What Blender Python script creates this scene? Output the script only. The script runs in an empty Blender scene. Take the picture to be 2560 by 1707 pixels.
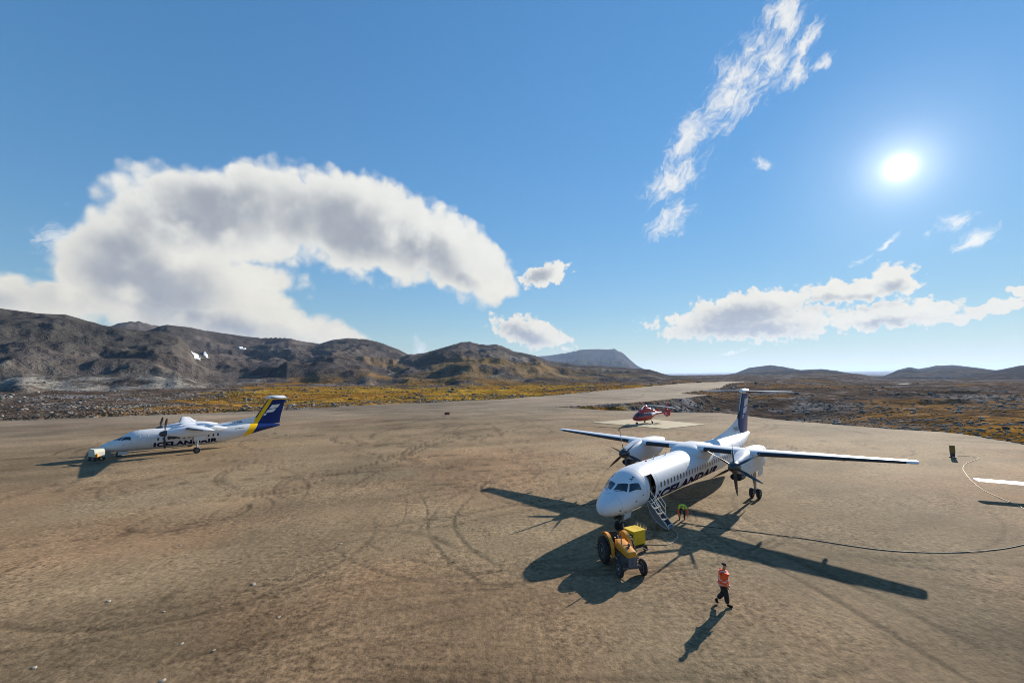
import bpy, bmesh, math, random
import numpy as np
from mathutils import Vector, Matrix, Euler

random.seed(7); RNG = np.random.default_rng(11)
R = math.radians
scene = bpy.context.scene
COL = scene.collection

# ------------------------------------------------------------------ camera
CAM_H = 9.831
cam_data = bpy.data.cameras.new('camera'); cam = bpy.data.objects.new('camera', cam_data); COL.objects.link(cam)
cam_data.sensor_width = 36.0; cam_data.lens = 15.289; cam_data.clip_start = 0.1; cam_data.clip_end = 200000
cam.matrix_world = Matrix.Translation((0, 0, CAM_H)) @ Matrix.Rotation(R(90 + 4.778), 4, 'X') @ Matrix.Rotation(R(-0.451), 4, 'Z')
scene.camera = cam

# ------------------------------------------------------------------ exposure
vs = scene.view_settings
vs.view_transform = 'Standard'; vs.look = 'None'; vs.gamma = 1.0; vs.use_curve_mapping = False
vs.exposure = 1.0
scene.cycles.max_bounces = 5; scene.cycles.diffuse_bounces = 2; scene.cycles.glossy_bounces = 3
scene.cycles.transparent_max_bounces = 6; scene.cycles.volume_bounces = 0
scene.cycles.sample_clamp_indirect = 6.0; scene.cycles.filter_width = 1.0

# ------------------------------------------------------------------ node helper
class NT:
    dim = '3D'
    def __init__(s, tree): s.t = tree; s.n = tree.nodes; s.l = tree.links
    def new(s, typ, props=None, **inp):
        n = s.n.new(typ)
        for k, v in (props or {}).items(): setattr(n, k, v)
        for k, v in inp.items():
            k = k.replace('_', ' ') if not k.startswith('i_') else int(k[2:])
            s.set(n.inputs[k], v)
        return n
    def set(s, sock, v):
        if isinstance(v, bpy.types.NodeSocket): s.l.new(v, sock)
        elif isinstance(v, bpy.types.Node): s.l.new(v.outputs[0], sock)
        else: sock.default_value = v
    def math(s, op, a, b=None, c=None, clamp=False):
        n = s.n.new('ShaderNodeMath'); n.operation = op; n.use_clamp = clamp
        for i, v in enumerate((a, b, c)):
            if v is not None: s.set(n.inputs[i], v)
        return n.outputs[0]
    def vmath(s, op, a, b=None, scale=None, out=0):
        n = s.n.new('ShaderNodeVectorMath'); n.operation = op
        s.set(n.inputs[0], a)
        if b is not None: s.set(n.inputs[1], b)
        if scale is not None: s.set(n.inputs['Scale'], scale)
        return n.outputs[out]
    def mix(s, f, a, b, blend='MIX'):
        n = s.n.new('ShaderNodeMix'); n.data_type = 'RGBA'; n.blend_type = blend
        s.set(n.inputs[0], f); s.set(n.inputs[6], a); s.set(n.inputs[7], b)
        return n.outputs[2]
    def smooth(s, v, lo, hi, a=0.0, b=1.0):
        n = s.n.new('ShaderNodeMapRange'); n.interpolation_type = 'SMOOTHSTEP'
        s.set(n.inputs[0], v); s.set(n.inputs[1], lo); s.set(n.inputs[2], hi); s.set(n.inputs[3], a); s.set(n.inputs[4], b)
        return n.outputs[0]
    def noise(s, vec, scale, detail=4, rough=.55, dist=0.0, color=False):
        n = s.n.new('ShaderNodeTexNoise'); n.noise_dimensions = s.dim; s.set(n.inputs['Vector'], vec)
        n.inputs['Scale'].default_value = scale; n.inputs['Detail'].default_value = detail
        n.inputs['Roughness'].default_value = rough; n.inputs['Distortion'].default_value = dist
        return n.outputs[1 if color else 0]

def c4(c): return (c[0], c[1], c[2], 1.0)

# ------------------------------------------------------------------ sky and sun
SUN_AZ, SUN_EL = 42.89, 19.83          # degrees from +Y towards +X, above the horizon
sun_dir = Vector((math.sin(R(SUN_AZ)) * math.cos(R(SUN_EL)), math.cos(R(SUN_AZ)) * math.cos(R(SUN_EL)), math.sin(R(SUN_EL))))
sd_ = bpy.data.lights.new('sun', 'SUN'); sd_.energy = 5.0; sd_.angle = R(0.55); sd_.color = (1.0, 0.90, 0.76)
sun = bpy.data.objects.new('sun', sd_); COL.objects.link(sun)
sun.rotation_euler = sun_dir.to_track_quat('Z', 'Y').to_euler()

# clouds as measured bearings: (azimuth, elevation, half length, half height, tilt), all in degrees
CUM = [(-32.5, 17.9, 12.8, 5.9, 12), (-18.25, 18.3, 13.0, 6.1, -10), (-7.2, 15.8, 8.2, 4.9, -36), (-2.18, 12.75, 3.45, 1.87, -39.53), (-40.5, 12.6, 8.2, 6.2, 51.84), (-36.6, 9.4, 10.2, 5.8, 3), (-28.85, 5.93, 12.87, 3.16, -13.68), (-50.5, 6.9, 8.5, 2.3, 4), (4.51, 13.43, 3.45, 1.47, 12.66), (2.52, 5.87, 5.62, 1.94, -15.91), (28.55, 6.04, 10.84, 2.07, -0.94), (28.63, 7.76, 7.2, 1.99, 3.83), (38.06, 8.68, 5.28, 1.14, -0.14), (41.66, 9.46, 1.69, 1.68, -8.93), (41.01, 6.0, 5.28, 1.42, 1.85), (47.99, 5.76, 3.89, 0.65, 13.33), (50.08, 7.17, 1.12, 0.43, -9.17)]
WIS = [(28.92, 31.63, 6.0, 3.1, 43.17), (23.6, 28.0, 4.6, 1.8, 38.19), (21.18, 23.6, 4.3, 2.2, 28.28), (20.43, 18.74, 3.7, 1.5, 28.14), (33.97, 35.79, 2.84, 2.34, 50.91), (34.77, 31.42, 2.14, 1.45, 48.21), (32.88, 33.42, 3.35, 1.87, 56.82), (36.02, 33.58, 1.92, 0.92, 26.65), (30.62, 23.55, 0.9, 0.61, 53.78), (39.2, 11.93, 1.04, 0.5, 33.43), (45.86, 13.91, 1.48, 0.71, 20.11), (47.45, 12.32, 1.46, 1.17, 41.26), (37.22, 31.12, 1.35, 0.59, -0.15), (40.92, 13.1, 1.06, 0.36, 26.78), (26.5, 3.05, 1.91, 0.32, 1.27), (-46.3, 12.68, 2.11, 1.7, 11.79), (-12.1, 4.01, 1.09, 1.83, 20.74),
       # the same broken cloud carries on outside the picture
       (80, 20, 9, 3, 20), (110, 14, 12, 3, 5), (150, 25, 10, 4, 30), (-85, 14, 12, 4, 10), (-120, 30, 9, 4, -20), (-160, 12, 14, 3, 0), (60, 45, 8, 3, 40)]

def ellipse_field(nt, vec, lst):
    m = None
    for (a, e, rx, ry, rot) in lst:
        mp = nt.new('ShaderNodeMapping', {'vector_type': 'TEXTURE'}, Vector=vec)
        mp.inputs['Location'].default_value = (a, e, 0); mp.inputs['Rotation'].default_value = (0, 0, R(rot)); mp.inputs['Scale'].default_value = (rx, ry, 1)
        d = nt.math('SUBTRACT', 1.0, nt.vmath('LENGTH', mp.outputs[0], out=1))
        m = d if m is None else nt.math('MAXIMUM', m, d)
    return m

def make_cloud_group(name, lst, wisp, puff=False):
    g = bpy.data.node_groups.new(name, 'ShaderNodeTree')
    g.interface.new_socket('Vector', in_out='INPUT', socket_type='NodeSocketVector')
    g.interface.new_socket('Field', in_out='OUTPUT', socket_type='NodeSocketFloat'); g.interface.new_socket('Body', in_out='OUTPUT', socket_type='NodeSocketFloat')
    nt = NT(g); nt.dim = '2D'; gi = g.nodes.new('NodeGroupInput'); go = g.nodes.new('NodeGroupOutput')
    v = gi.outputs[0]
    if wisp:
        w = nt.noise(v, .16, 3, .5, color=True); w2 = nt.noise(v, .6, 4, .6, color=True)
        off = nt.vmath('ADD', nt.vmath('SCALE', nt.vmath('SUBTRACT', w, (.5, .5, .5)), scale=3.0), nt.vmath('SCALE', nt.vmath('SUBTRACT', w2, (.5, .5, .5)), scale=1.2))
        m = ellipse_field(nt, nt.vmath('ADD', v, off), lst)
        # streaky fibres, drawn out along the cloud
        st = nt.new('ShaderNodeMapping', {'vector_type': 'TEXTURE'}, Vector=nt.vmath('ADD', v, off)); st.inputs['Rotation'].default_value = (0, 0, R(42)); st.inputs['Scale'].default_value = (2.2, 1.0, 1)
        n = nt.noise(st.outputs[0], 1.25, 9, .66, .5)
        f = nt.math('ADD', m, nt.math('MULTIPLY', nt.math('SUBTRACT', n, .49), 1.9))
    else:
        k1, k2, k3, k4 = (1.0, .9, 1.15, .30) if puff else (2.0, .8, .42, .20)
        w = nt.noise(v, .3 if puff else .11, 2, .5, color=True); w2 = nt.noise(v, 1.1 if puff else .45, 2, .5, color=True)
        off = nt.vmath('ADD', nt.vmath('SCALE', nt.vmath('SUBTRACT', w, (.5, .5, .5)), scale=k1), nt.vmath('SCALE', nt.vmath('SUBTRACT', w2, (.5, .5, .5)), scale=k2))
        m = ellipse_field(nt, nt.vmath('ADD', v, off), lst)
        n = nt.noise(v, .9 if puff else .34, 7, .56 if puff else .50, 0.0)
        vo = nt.new('ShaderNodeTexVoronoi', {'voronoi_dimensions': '2D', 'feature': 'F1'}, Vector=nt.vmath('ADD', v, nt.vmath('SCALE', nt.vmath('SUBTRACT', w2, (.5, .5, .5)), scale=1.2)), Scale=1.1 if puff else .6)
        f = nt.math('ADD', m, nt.math('ADD', nt.math('MULTIPLY', nt.math('SUBTRACT', n, .5), k3), nt.math('MULTIPLY', nt.math('SUBTRACT', .5, vo.outputs['Distance']), k4)))
    nt.set(go.inputs[0], f); nt.set(go.inputs[1], m)
    return g

def build_world():
    w = bpy.data.worlds.new('World'); scene.world = w; w.use_nodes = True
    nt = NT(w.node_tree); w.node_tree.nodes.clear()
    out = nt.new('ShaderNodeOutputWorld'); bg = nt.new('ShaderNodeBackground')
    sky = nt.new('ShaderNodeTexSky', {'sky_type': 'NISHITA', 'sun_disc': False, 'sun_elevation': R(SUN_EL), 'sun_rotation': R(SUN_AZ), 'altitude': 40.0, 'air_density': 1.0, 'dust_density': 0.0, 'ozone_density': 2.2})
    STR = 0.085
    tc = nt.new('ShaderNodeTexCoord'); d = nt.vmath('NORMALIZE', tc.outputs['Generated'])
    sep = nt.new('ShaderNodeSeparateXYZ', Vector=d)
    az = nt.math('MULTIPLY', nt.math('ARCTAN2', sep.outputs[0], sep.outputs[1]), 180 / math.pi)
    el = nt.math('MULTIPLY', nt.math('ARCSINE', sep.outputs[2]), 180 / math.pi)
    v = nt.new('ShaderNodeCombineXYZ', X=az, Y=el).outputs[0]
    # the air round the sun
    dt = nt.math('MAXIMUM', nt.vmath('DOT_PRODUCT', d, tuple(sun_dir), out=1), 0.0)
    glow = None
    for pw, am in ((34000.0, 40.0), (8000.0, .9), (1000.0, .36), (120.0, .12)):
        g_ = nt.math('MULTIPLY', nt.math('POWER', dt, pw), am); glow = g_ if glow is None else nt.math('ADD', glow, g_)
    raw = nt.vmath('SCALE', sky.outputs[0], scale=STR)
    lum = nt.vmath('DOT_PRODUCT', raw, (.25, .5, .25), out=1)
    skyc = nt.vmath('SCALE', raw, scale=nt.math('DIVIDE', 1.0, nt.math('ADD', .385, nt.math('MULTIPLY', lum, 1.9))))
    skyc = nt.new('ShaderNodeHueSaturation', Saturation=1.24, Hue=.496, Color=skyc).outputs[0]
    # clouds
    gc = make_cloud_group('cumulus_field', CUM[:8], False); gp = make_cloud_group('puff_field', CUM[8:], False, True); gw = make_cloud_group('wisp_field', WIS, True)
    def field(g, vec):
        n = w.node_tree.nodes.new('ShaderNodeGroup'); n.node_tree = g; nt.set(n.inputs[0], vec); return n.outputs
    to_sun = nt.vmath('NORMALIZE', nt.vmath('SUBTRACT', (SUN_AZ, SUN_EL, 0), v))
    f1, b1 = field(gc, v)[:2]; f2, b2 = field(gp, v)[:2]
    fc = nt.math('MAXIMUM', f1, f2); bc = nt.math('MAXIMUM', b1, b2)
    bs = nt.math('MAXIMUM', field(gc, nt.vmath('ADD', v, nt.vmath('SCALE', to_sun, scale=4.2)))[1], field(gp, nt.vmath('ADD', v, nt.vmath('SCALE', to_sun, scale=1.3)))[1])
    fw = field(gw, v)[0]
    dc = nt.smooth(fc, -0.10, 0.20); dw = nt.math('MULTIPLY', nt.smooth(fw, -0.12, 1.0), .85)
    up = nt.smooth(el, -0.5, 1.5)
    dc = nt.math('MULTIPLY', dc, up)
    thick = nt.smooth(nt.math('ADD', nt.math('MULTIPLY', bc, .7), nt.math('MULTIPLY', fc, .3)), 0.0, 0.6); shade = nt.smooth(bs, 0.05, 0.7)
    k = nt.math('MULTIPLY', nt.math('MULTIPLY', thick, shade), .92)
    lit = nt.mix(nt.smooth(el, 2, 20), (.60, .56, .46, 1), (.61, .605, .565, 1)); grey = (.225, .245, .28, 1)
    cc = nt.mix(k, lit, grey)
    soft = nt.noise(v, .33, 6, .55)
    cc = nt.mix(.09, cc, nt.mix(nt.smooth(soft, .35, .65), (.2, .23, .29, 1), (.64, .64, .62, 1)))
    toward = nt.smooth(dt, 0.75, 1.0)
    cw = nt.mix(toward, (.55, .57, .59, 1), (.68, .66, .61, 1))
    base = nt.mix(dw, skyc, cw); base = nt.mix(dc, base, cc)
    fin = nt.vmath('ADD', base, nt.vmath('SCALE', (1.0, .93, .80), scale=glow))
    nt.set(bg.inputs[0], fin); bg.inputs[1].default_value = 0.72
    nt.set(out.inputs[0], bg.outputs[0])
    w.cycles.sampling_method = 'MANUAL'; w.cycles.sample_map_resolution = 512
build_world()
# ------------------------------------------------------------------ tags
def tag(o, label=None, cat=None, group=None, kind=None):
    if label: o['label'] = label
    if cat: o['category'] = cat
    if group: o['group'] = group
    if kind: o['kind'] = kind
    return o
def empty(name, loc=(0, 0, 0), rz=0.0):
    o = bpy.data.objects.new(name, None); COL.objects.link(o); o.location = loc; o.rotation_euler = (0, 0, rz); o.empty_display_size = .2
    return o
def mesh_np(name, verts, faces_flat, nper, mat, parent=None, smooth=True, attrs=None):
    me = bpy.data.meshes.new(name); nf = len(faces_flat) // nper
    me.vertices.add(len(verts)); me.vertices.foreach_set('co', np.ascontiguousarray(verts, dtype=np.float32).ravel())
    me.loops.add(len(faces_flat)); me.loops.foreach_set('vertex_index', np.ascontiguousarray(faces_flat, dtype=np.int32))
    me.polygons.add(nf); me.polygons.foreach_set('loop_start', np.arange(nf, dtype=np.int32) * nper)
    me.update(calc_edges=True); me.validate()
    if smooth: me.polygons.foreach_set('use_smooth', np.ones(len(me.polygons), dtype=bool))
    for an, (typ, arr) in (attrs or {}).items():
        a = me.attributes.new(an, typ, 'POINT')
        a.data.foreach_set('color' if typ == 'FLOAT_COLOR' else 'value', np.ascontiguousarray(arr, dtype=np.float32).ravel())
    if mat: me.materials.append(mat)
    o = bpy.data.objects.new(name, me); COL.objects.link(o); o.parent = parent
    return o

# ------------------------------------------------------------------ numpy noise
def _h(ix, iy, seed):
    n = (ix.astype(np.int64) * 374761393 + iy.astype(np.int64) * 668265263 + seed * 974634777) & 0xFFFFFFFF
    n = ((n ^ (n >> 13)) * 1274126177) & 0xFFFFFFFF
    return ((n ^ (n >> 16)) & 0xFFFFFF) / float(0xFFFFFF)
def vn(x, y, seed=0):
    fx = np.floor(x); fy = np.floor(y); tx = x - fx; ty = y - fy
    tx = tx * tx * (3 - 2 * tx); ty = ty * ty * (3 - 2 * ty)
    ix = fx.astype(np.int64); iy = fy.astype(np.int64)
    a = _h(ix, iy, seed); b = _h(ix + 1, iy, seed); c = _h(ix, iy + 1, seed); d = _h(ix + 1, iy + 1, seed)
    return (a * (1 - tx) + b * tx) * (1 - ty) + (c * (1 - tx) + d * tx) * ty
def fbm(x, y, s, octv=4, seed=0, gain=.5):
    x = x / s; y = y / s; t = 0; a = 1; tot = 0
    for o in range(octv):
        t = t + a * vn(x * 2 ** o + 17.3 * o, y * 2 ** o - 9.1 * o, seed + o); tot += a; a *= gain
    return t / tot
def sst(v, lo, hi):
    t = np.clip((v - lo) / (hi - lo), 0, 1); return t * t * (3 - 2 * t)

# ------------------------------------------------------------------ terrain
GRAVEL = np.array([(-900, -300), (-400, -35), (-220, 62), (-129.6, 111.2), (-80.5, 137.8), (-56.5, 162.4), (-7.6, 203), (60, 280), (126, 352), (190, 430), (222, 462),
                   (238, 450), (205, 400), (135, 288), (92, 240), (99, 222), (41, 164), (14.5, 148), (20, 140), (30.5, 129.5), (45, 121), (57, 120), (58.5, 112), (59, 103), (64.6, 89), (73.5, 76.6), (74, 73), (72, 62), (80, 50), (100, 30), (150, 0), (400, -100), (400, -500), (-900, -500)], float)
def sdist(x, y):
    d = np.full(x.shape, 1e9); ins = np.zeros(x.shape, bool)
    n = len(GRAVEL)
    for i in range(n):
        ax, ay = GRAVEL[i]; bx, by = GRAVEL[(i + 1) % n]
        ex, ey = bx - ax, by - ay; t = np.clip(((x - ax) * ex + (y - ay) * ey) / (ex * ex + ey * ey), 0, 1)
        d = np.minimum(d, np.hypot(x - ax - t * ex, y - ay - t * ey))
        c = ((ay > y) != (by > y)); xi = ax + (y - ay) / (by - ay + 1e-12) * ex
        ins ^= c & (x < xi)
    return np.where(ins, -d, d)
RIDGES = {
 'A': (1150, 400, [(-75, 5.5), (-60, 6.4), (-49.94, 6.18), (-47.65, 5.97), (-46.02, 6.06), (-44.55, 5.62), (-43.03, 5.33), (-41.42, 5.1), (-39.4, 4.97), (-37.62, 4.62), (-36.77, 3.6), (-36.04, 2.24), (-34.85, 1.32), (-31.63, 0.7)]),
 'P': (3000, 1500, [(-43.61, 4.78), (-42.87, 5.42), (-41.78, 5.81), (-40.81, 5.93), (-39.78, 5.61), (-38.0, 5.14)]),
 'B': (1800, 520, [(-41.38, 4.28), (-39.93, 5.16), (-39.26, 5.6), (-38.56, 5.74), (-36.93, 5.57), (-35.41, 5.29), (-33.43, 5.01), (-31.78, 4.85), (-30.08, 4.72), (-28.32, 4.88), (-27.19, 4.87), (-26.03, 4.55), (-24.13, 4.29), (-21.68, 3.98), (-18.11, 3.16), (-13.84, 1.64)]),
 'C': (1650, 560, [(-27.36, 2.88), (-25.54, 3.69), (-23.89, 4.3), (-22.45, 4.81), (-20.71, 5.07), (-18.66, 4.95), (-16.56, 4.5), (-14.95, 3.85), (-13.16, 2.98), (-10.01, 1.74), (-4.37, 1.04)]),
 'D': (1350, 430, [(-18.08, 1.53), (-15.2, 2.3), (-13.15, 2.92), (-11.95, 3.09), (-10.02, 3.72), (-8.34, 4.18), (-6.65, 4.75), (-5.51, 4.81), (-4.37, 4.46), (-2.93, 4.4), (-1.96, 4.46), (-0.93, 4.11), (0.22, 3.52), (3.08, 2.87), (5.07, 2.1), (8.73, 1.49), (12.59, 1.27), (17.39, 0.88), (19.43, 0.26), (21.42, -0.08), (23.85, -0.25)]),
 'E': (7000, 3600, [(-1.51, 1.88), (3.37, 2.81), (7.07, 3.16), (8.77, 3.59), (11.0, 3.6), (12.38, 3.63), (13.31, 3.61), (14.17, 3.25), (15.06, 2.4), (16.09, 1.39), (17.9, 0.49), (20.92, -0.18)]),
 'F': (4200, 1900, [(22.39, -0.4), (24.8, -0.1), (27.13, 0.35), (28.49, 0.92), (30.67, 1.2), (31.91, 1.0), (33.51, 0.6), (35.46, 0.66), (36.94, 0.35), (38.7, -0.15), (40.39, -0.39)]),
 'G': (5500, 2300, [(39.37, -0.56), (40.39, -0.31), (41.4, 0.45), (42.37, 0.75), (42.98, 0.55), (44.2, 0.85), (45.35, 0.92), (46.72, 0.66), (47.29, 0.5), (48.26, 0.3), (49.54, 0.3), (60, .5), (75, .2)]),
 'H': (3200, 1500, [(45.58, -0.26), (47.49, 0.08), (48.53, 0.33), (49.59, 0.64), (56, 1.2), (70, .6)])}
PONDS = [(278, 325, 12, 9), (245, 246, 9, 3.5), (176, 178, 6, 3), (560, 620, 45, 26), (215, 232, 13, 3)]
def terrain(x, y, detail=True):
    """height and masks at world x, y"""
    r = np.hypot(x, y) + 1e-6; az = np.degrees(np.arctan2(x, y))
    sd = sdist(x, y); ragged = (fbm(x, y, 9, 4, 3) - .5) * np.clip(r / 60, .6, 4.5) * 1.6; sde = sd + ragged
    side = x * .743 - y * .669                                  # across the runway, right of it positive
    left = sst(-side, 40, 120)
    roll = (fbm(x, y, 55, 5, 21) - .5)
    moor = -1.2 + roll * 5.0 + (fbm(x, y, 9, 3, 41) - .5) * 1.0
    moor = moor * (1 - left) + left * (-.3 + roll * 3.4 + (fbm(x, y, 9, 3, 41) - .5) * .9 + .012 * np.maximum(sd, 0))
    moor = moor - 7.5 * np.exp(-(((x - 78) / 42) ** 2 + ((y - 165) / 42) ** 2))
    moor = moor - 2.0 * sst(r, 250, 1500) * (1 - left)
    moor = np.where(r > 1500, moor - 60 * sst(r, 1700, 3200) * sst(az, 15, 20), moor)
    moor = np.where(r > 3000, moor - 80 * sst(r, 6000, 9000), moor)
    rise = 4.0 * sst(r, 200, 420) * sst(-side + 40, 0, 30) * (1 - sst(r, 900, 1500))
    moor = moor + rise * np.exp(-np.maximum(sd, 0) / 60)
    for (px, py, rx, ry) in PONDS:
        q = np.hypot((x - px) / (rx * 1.5), (y - py) / (ry * 1.5)); moor = moor * sst(q, .75, 1.5) + (1 - sst(q, .75, 1.5)) * (-3.2)
    s = np.maximum(sde, 0)
    z = np.where(moor < rise, np.maximum(moor, rise - s * .60), np.minimum(moor, rise + s * .45))
    z = np.where(sde <= 0, rise, z)
    rid = np.zeros(x.shape, int); tt = np.zeros(x.shape)
    for i, (k, (R0, B0, tab)) in enumerate(RIDGES.items()):
        T = np.array(tab)
        sel = np.where((r > B0 * .7) & (az > T[0, 0] - 6) & (az < T[-1, 0] + 6))[0]
        if len(sel) == 0: continue
        rs, azs, xs_, ys_ = r[sel], az[sel], x[sel], y[sel]
        el = np.interp(azs, T[:, 0], T[:, 1]) - 1.1 * np.maximum(T[0, 0] - azs, 0) - 1.1 * np.maximum(azs - T[-1, 0], 0)
        RR = R0 * (1 + .16 * (fbm(azs + 200, azs * 0, 6, 2, 50 + i) - .5)); BB = B0 * (1 + .5 * (fbm(azs + 300, azs * 0, 5, 3, 70 + i) - .5))
        t = np.clip((rs - BB) / (RR - BB), 0, 1.0)
        el0 = np.degrees(np.arctan2(-3 - CAM_H, BB)) * (1 - t) + np.minimum(el, -0.4) * t
        rugg = (1 - np.abs(2 * fbm(xs_, ys_, R0 * .075, 5, 90 + i, .55) - 1)) - .62
        lump = fbm(xs_, ys_, R0 * .21, 4, 130 + i) - .5
        zz = CAM_H + np.minimum(rs, RR) * np.tan(np.radians(el0 + (el - el0) * t ** .85))
        amp = R0 * .030 * (np.sin(np.pi * np.clip(t, 0, 1)) ** .8) + R0 * .0022 * sst(t, .7, 1)
        zz = zz + amp * (rugg * .75 + lump * 1.5) * np.clip((el + 1.2) / 4, .12, 1)
        if i in (0, 2, 3, 4): zz = zz + 1.3 * np.sin(zz / 4.2 + 9 * lump + 2.5 * rugg) * sst(t, .05, .3) * (1 - .7 * sst(t, .85, 1))
        zz = np.where(rs > RR, zz - (rs - RR) * .35, zz)
        up = (t > 0) & (el > -1.5) & (zz > z[sel]); q = sel[up]
        rid[q] = i + 1; tt[q] = t[up]; z[q] = zz[up]
    z = np.maximum(z, -50.0 + .5 * vn(x / 300, y / 300, 7))
    return z, sd, sde, rid, tt, az, r
def ground_z(x, y):
    return float(terrain(np.array([float(x)]), np.array([float(y)]))[0][0])

TRACKS = []   # tyre tracks: (cx, cy, radius, a0, a1, width, depth)
_tr = random.Random(5)
for cx, cy, rr in [(-24, 33, 3.6), (-23.5, 33.4, 4.6), (-15, 44, 7), (-14.5, 44.2, 8.2), (-8, 48, 9), (-7.5, 48, 10.4), (-20, 50, 11), (-2, 60, 12), (-1, 61, 14), (3, 40, 6), (3.2, 40.4, 7.4), (-30, 40, 9), (-32, 42, 12), (24, 60, 10), (24.5, 60, 11.5), (30, 50, 8), (36, 46, 6), (44, 62, 9), (45, 63, 11), (12, 75, 12), (12, 76, 14), (-10, 80, 15), (-11, 82, 18), (-30, 75, 14), (20, 40, 16), (28, 30, 12), (30, 31, 13.6), (10, 90, 14), (48, 78, 12), (50, 80, 14), (54, 60, 5), (55, 61, 6.2), (-18, 27, 9), (-40, 30, 22), (-41, 31, 24), (-9, 22, 7)]:
    a0 = _tr.uniform(0, 6.28); TRACKS.append((cx, cy, rr, a0, a0 + _tr.uniform(2.2, 5.2), _tr.uniform(.12, .24) * (1 + max(0, cy - 40) / 40), _tr.uniform(.5, 1)))
for _ in range(46):
    cy = _tr.uniform(26, 100); cx = _tr.uniform(-.75, .55) * cy; rr_ = _tr.uniform(4, 20); a0 = _tr.uniform(0, 6.28); a1 = a0 + _tr.uniform(.9, 3.2); w_ = _tr.uniform(.08, .15) * (1 + max(0, cy - 30) / 34); dp = _tr.uniform(.35, .9)
    for off in (0, _tr.choice((.5, 1.6, 1.9))): TRACKS.append((cx, cy, rr_ + off, a0, a1, w_, dp))
LINES = []   # straight or gently bent runs: x0, y0, heading, length, gauge
for x0, y0, hd, ln, ga in [(-26, 16, 52, 40, 1.7), (-24, 17, 50, 45, 0), (-14, 14.5, 66, 16, 1.5), (-12, 13.4, 30, 8, 0), (-34, 24, 62, 55, 1.8), (-10, 20, 75, 20, 1.6), (-18, 36, 10, 60, 1.8), (20, 62, 130, 40, 2.4), (16, 24, 100, 50, 1.8), (22, 14, 110, 30, 0), (30, 24, 140, 40, 1.7), (-70, 60, 60, 120, 3), (-60, 80, 55, 160, 4), (-55, 86, 52, 190, 4), (-50, 95, 50, 190, 5), (-100, 100, 50, 200, 4), (0, 100, 70, 80, 3), (30, 100, 100, 50, 2), (40, 95, 75, 40, 2), (62, 70, 120, 40, 2), (66, 60, 110, 50, 2), (64, 66, 115, 50, 2), (60, 58, 110, 40, 1.8), (6, 34, 20, 40, 1.8), (11, 42, 170, 30, 1.8), (-46, 40, 75, 60, 2), (-10, 28, 60, 30, 1.7), (-12, 17, 95, 14, 1.4), (-6, 14, 88, 20, 1.4), (24, 22, 95, 30, 1.8)]:
    for off in ((0,) if ga == 0 else (-ga / 2, ga / 2)):
        LINES.append((x0, y0, R(hd), ln, off, _tr.uniform(-.012, .012), _tr.uniform(.10, .18) * (1 + max(0, y0 - 30) / 35), _tr.uniform(.4, 1) * (.45 if y0 < 22 else 1)))
def track_field(x, y):
    f = np.zeros(x.shape); wob = (fbm(x, y, 6, 2, 310) - .5) * .7; wob2 = (fbm(x, y, 7, 2, 311) - .5) * .7; brk = fbm(x, y, 1.8, 3, 301); brk2 = fbm(x, y, 14, 3, 305)
    for (cx, cy, rr, a0, a1, w, dp) in TRACKS:
        q = np.hypot(x - cx, y - cy); a = np.mod(np.arctan2(y - cy, x - cx) - a0, 2 * np.pi); L = a1 - a0
        e = sst(a, 0, .3) * (1 - sst(a, L - .3, L))
        f = np.maximum(f, dp * e * np.exp(-((q - rr + wob) / w) ** 2))
    for (x0, y0, hd, ln, off, cv, w, dp) in LINES:
        ux, uy = math.sin(hd), math.cos(hd); s = (x - x0) * ux + (y - y0) * uy; n = (x - x0) * uy - (y - y0) * ux - off - cv * (s - ln / 2) ** 2 * .3
        e = sst(s, 0, 3) * (1 - sst(s, ln - 4, ln))
        f = np.maximum(f, dp * e * np.exp(-((n + wob2) / w) ** 2))
    return f * sst(brk, .15, .5) * sst(brk2, .2, .5)

def mat_gravel():
    m = bpy.data.materials.new('gravel'); m.use_nodes = True; t = m.node_tree; t.nodes.clear(); nt = NT(t)
    out = nt.new('ShaderNodeOutputMaterial'); b = nt.new('ShaderNodeBsdfPrincipled'); b.inputs['Roughness'].default_value = .95; b.inputs['Specular IOR Level'].default_value = .08
    col = nt.new('ShaderNodeAttribute', {'attribute_name': 'Col'}).outputs['Color']
    p = nt.new('ShaderNodeNewGeometry').outputs['Position']
    n1 = nt.noise(p, 3.6, 5, .76); n2 = nt.noise(p, 1.1, 4, .62, .4)
    st = nt.new('ShaderNodeMapping', Vector=p); st.inputs['Rotation'].default_value = (0, 0, R(38)); st.inputs['Scale'].default_value = (.9, .3, 1)
    rk = nt.noise(st.outputs[0], 1.9, 4, .66, .7)
    vg = nt.math('ADD', nt.math('MULTIPLY', nt.math('SUBTRACT', n1, .5), 3.3), nt.math('ADD', nt.math('MULTIPLY', nt.math('SUBTRACT', n2, .5), .8), nt.math('MULTIPLY', nt.math('SUBTRACT', rk, .5), .6)))
    pat = nt.smooth(nt.noise(p, .16, 3, .55), .36, .66, .55, 1.25)
    cc = nt.vmath('SCALE', col, scale=nt.math('MAXIMUM', nt.math('ADD', 1.0, nt.math('MULTIPLY', vg, pat)), .22))
    vo = nt.new('ShaderNodeTexVoronoi', Vector=p, Scale=5.5); ch = nt.math('MULTIPLY', nt.smooth(vo.outputs['Distance'], .13, .05), nt.smooth(n2, .5, .62))
    cc = nt.mix(nt.math('MULTIPLY', ch, .4), cc, (.42, .37, .30, 1))
    nt.set(b.inputs['Base Color'], cc)
    bp = nt.new('ShaderNodeBump', Strength=.8, Distance=.045); nt.set(bp.inputs['Height'], nt.math('ADD', n1, nt.math('MULTIPLY', rk, .5)))
    nt.set(b.inputs['Normal'], bp.outputs[0]); nt.set(out.inputs[0], b.outputs[0])
    return m
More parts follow.
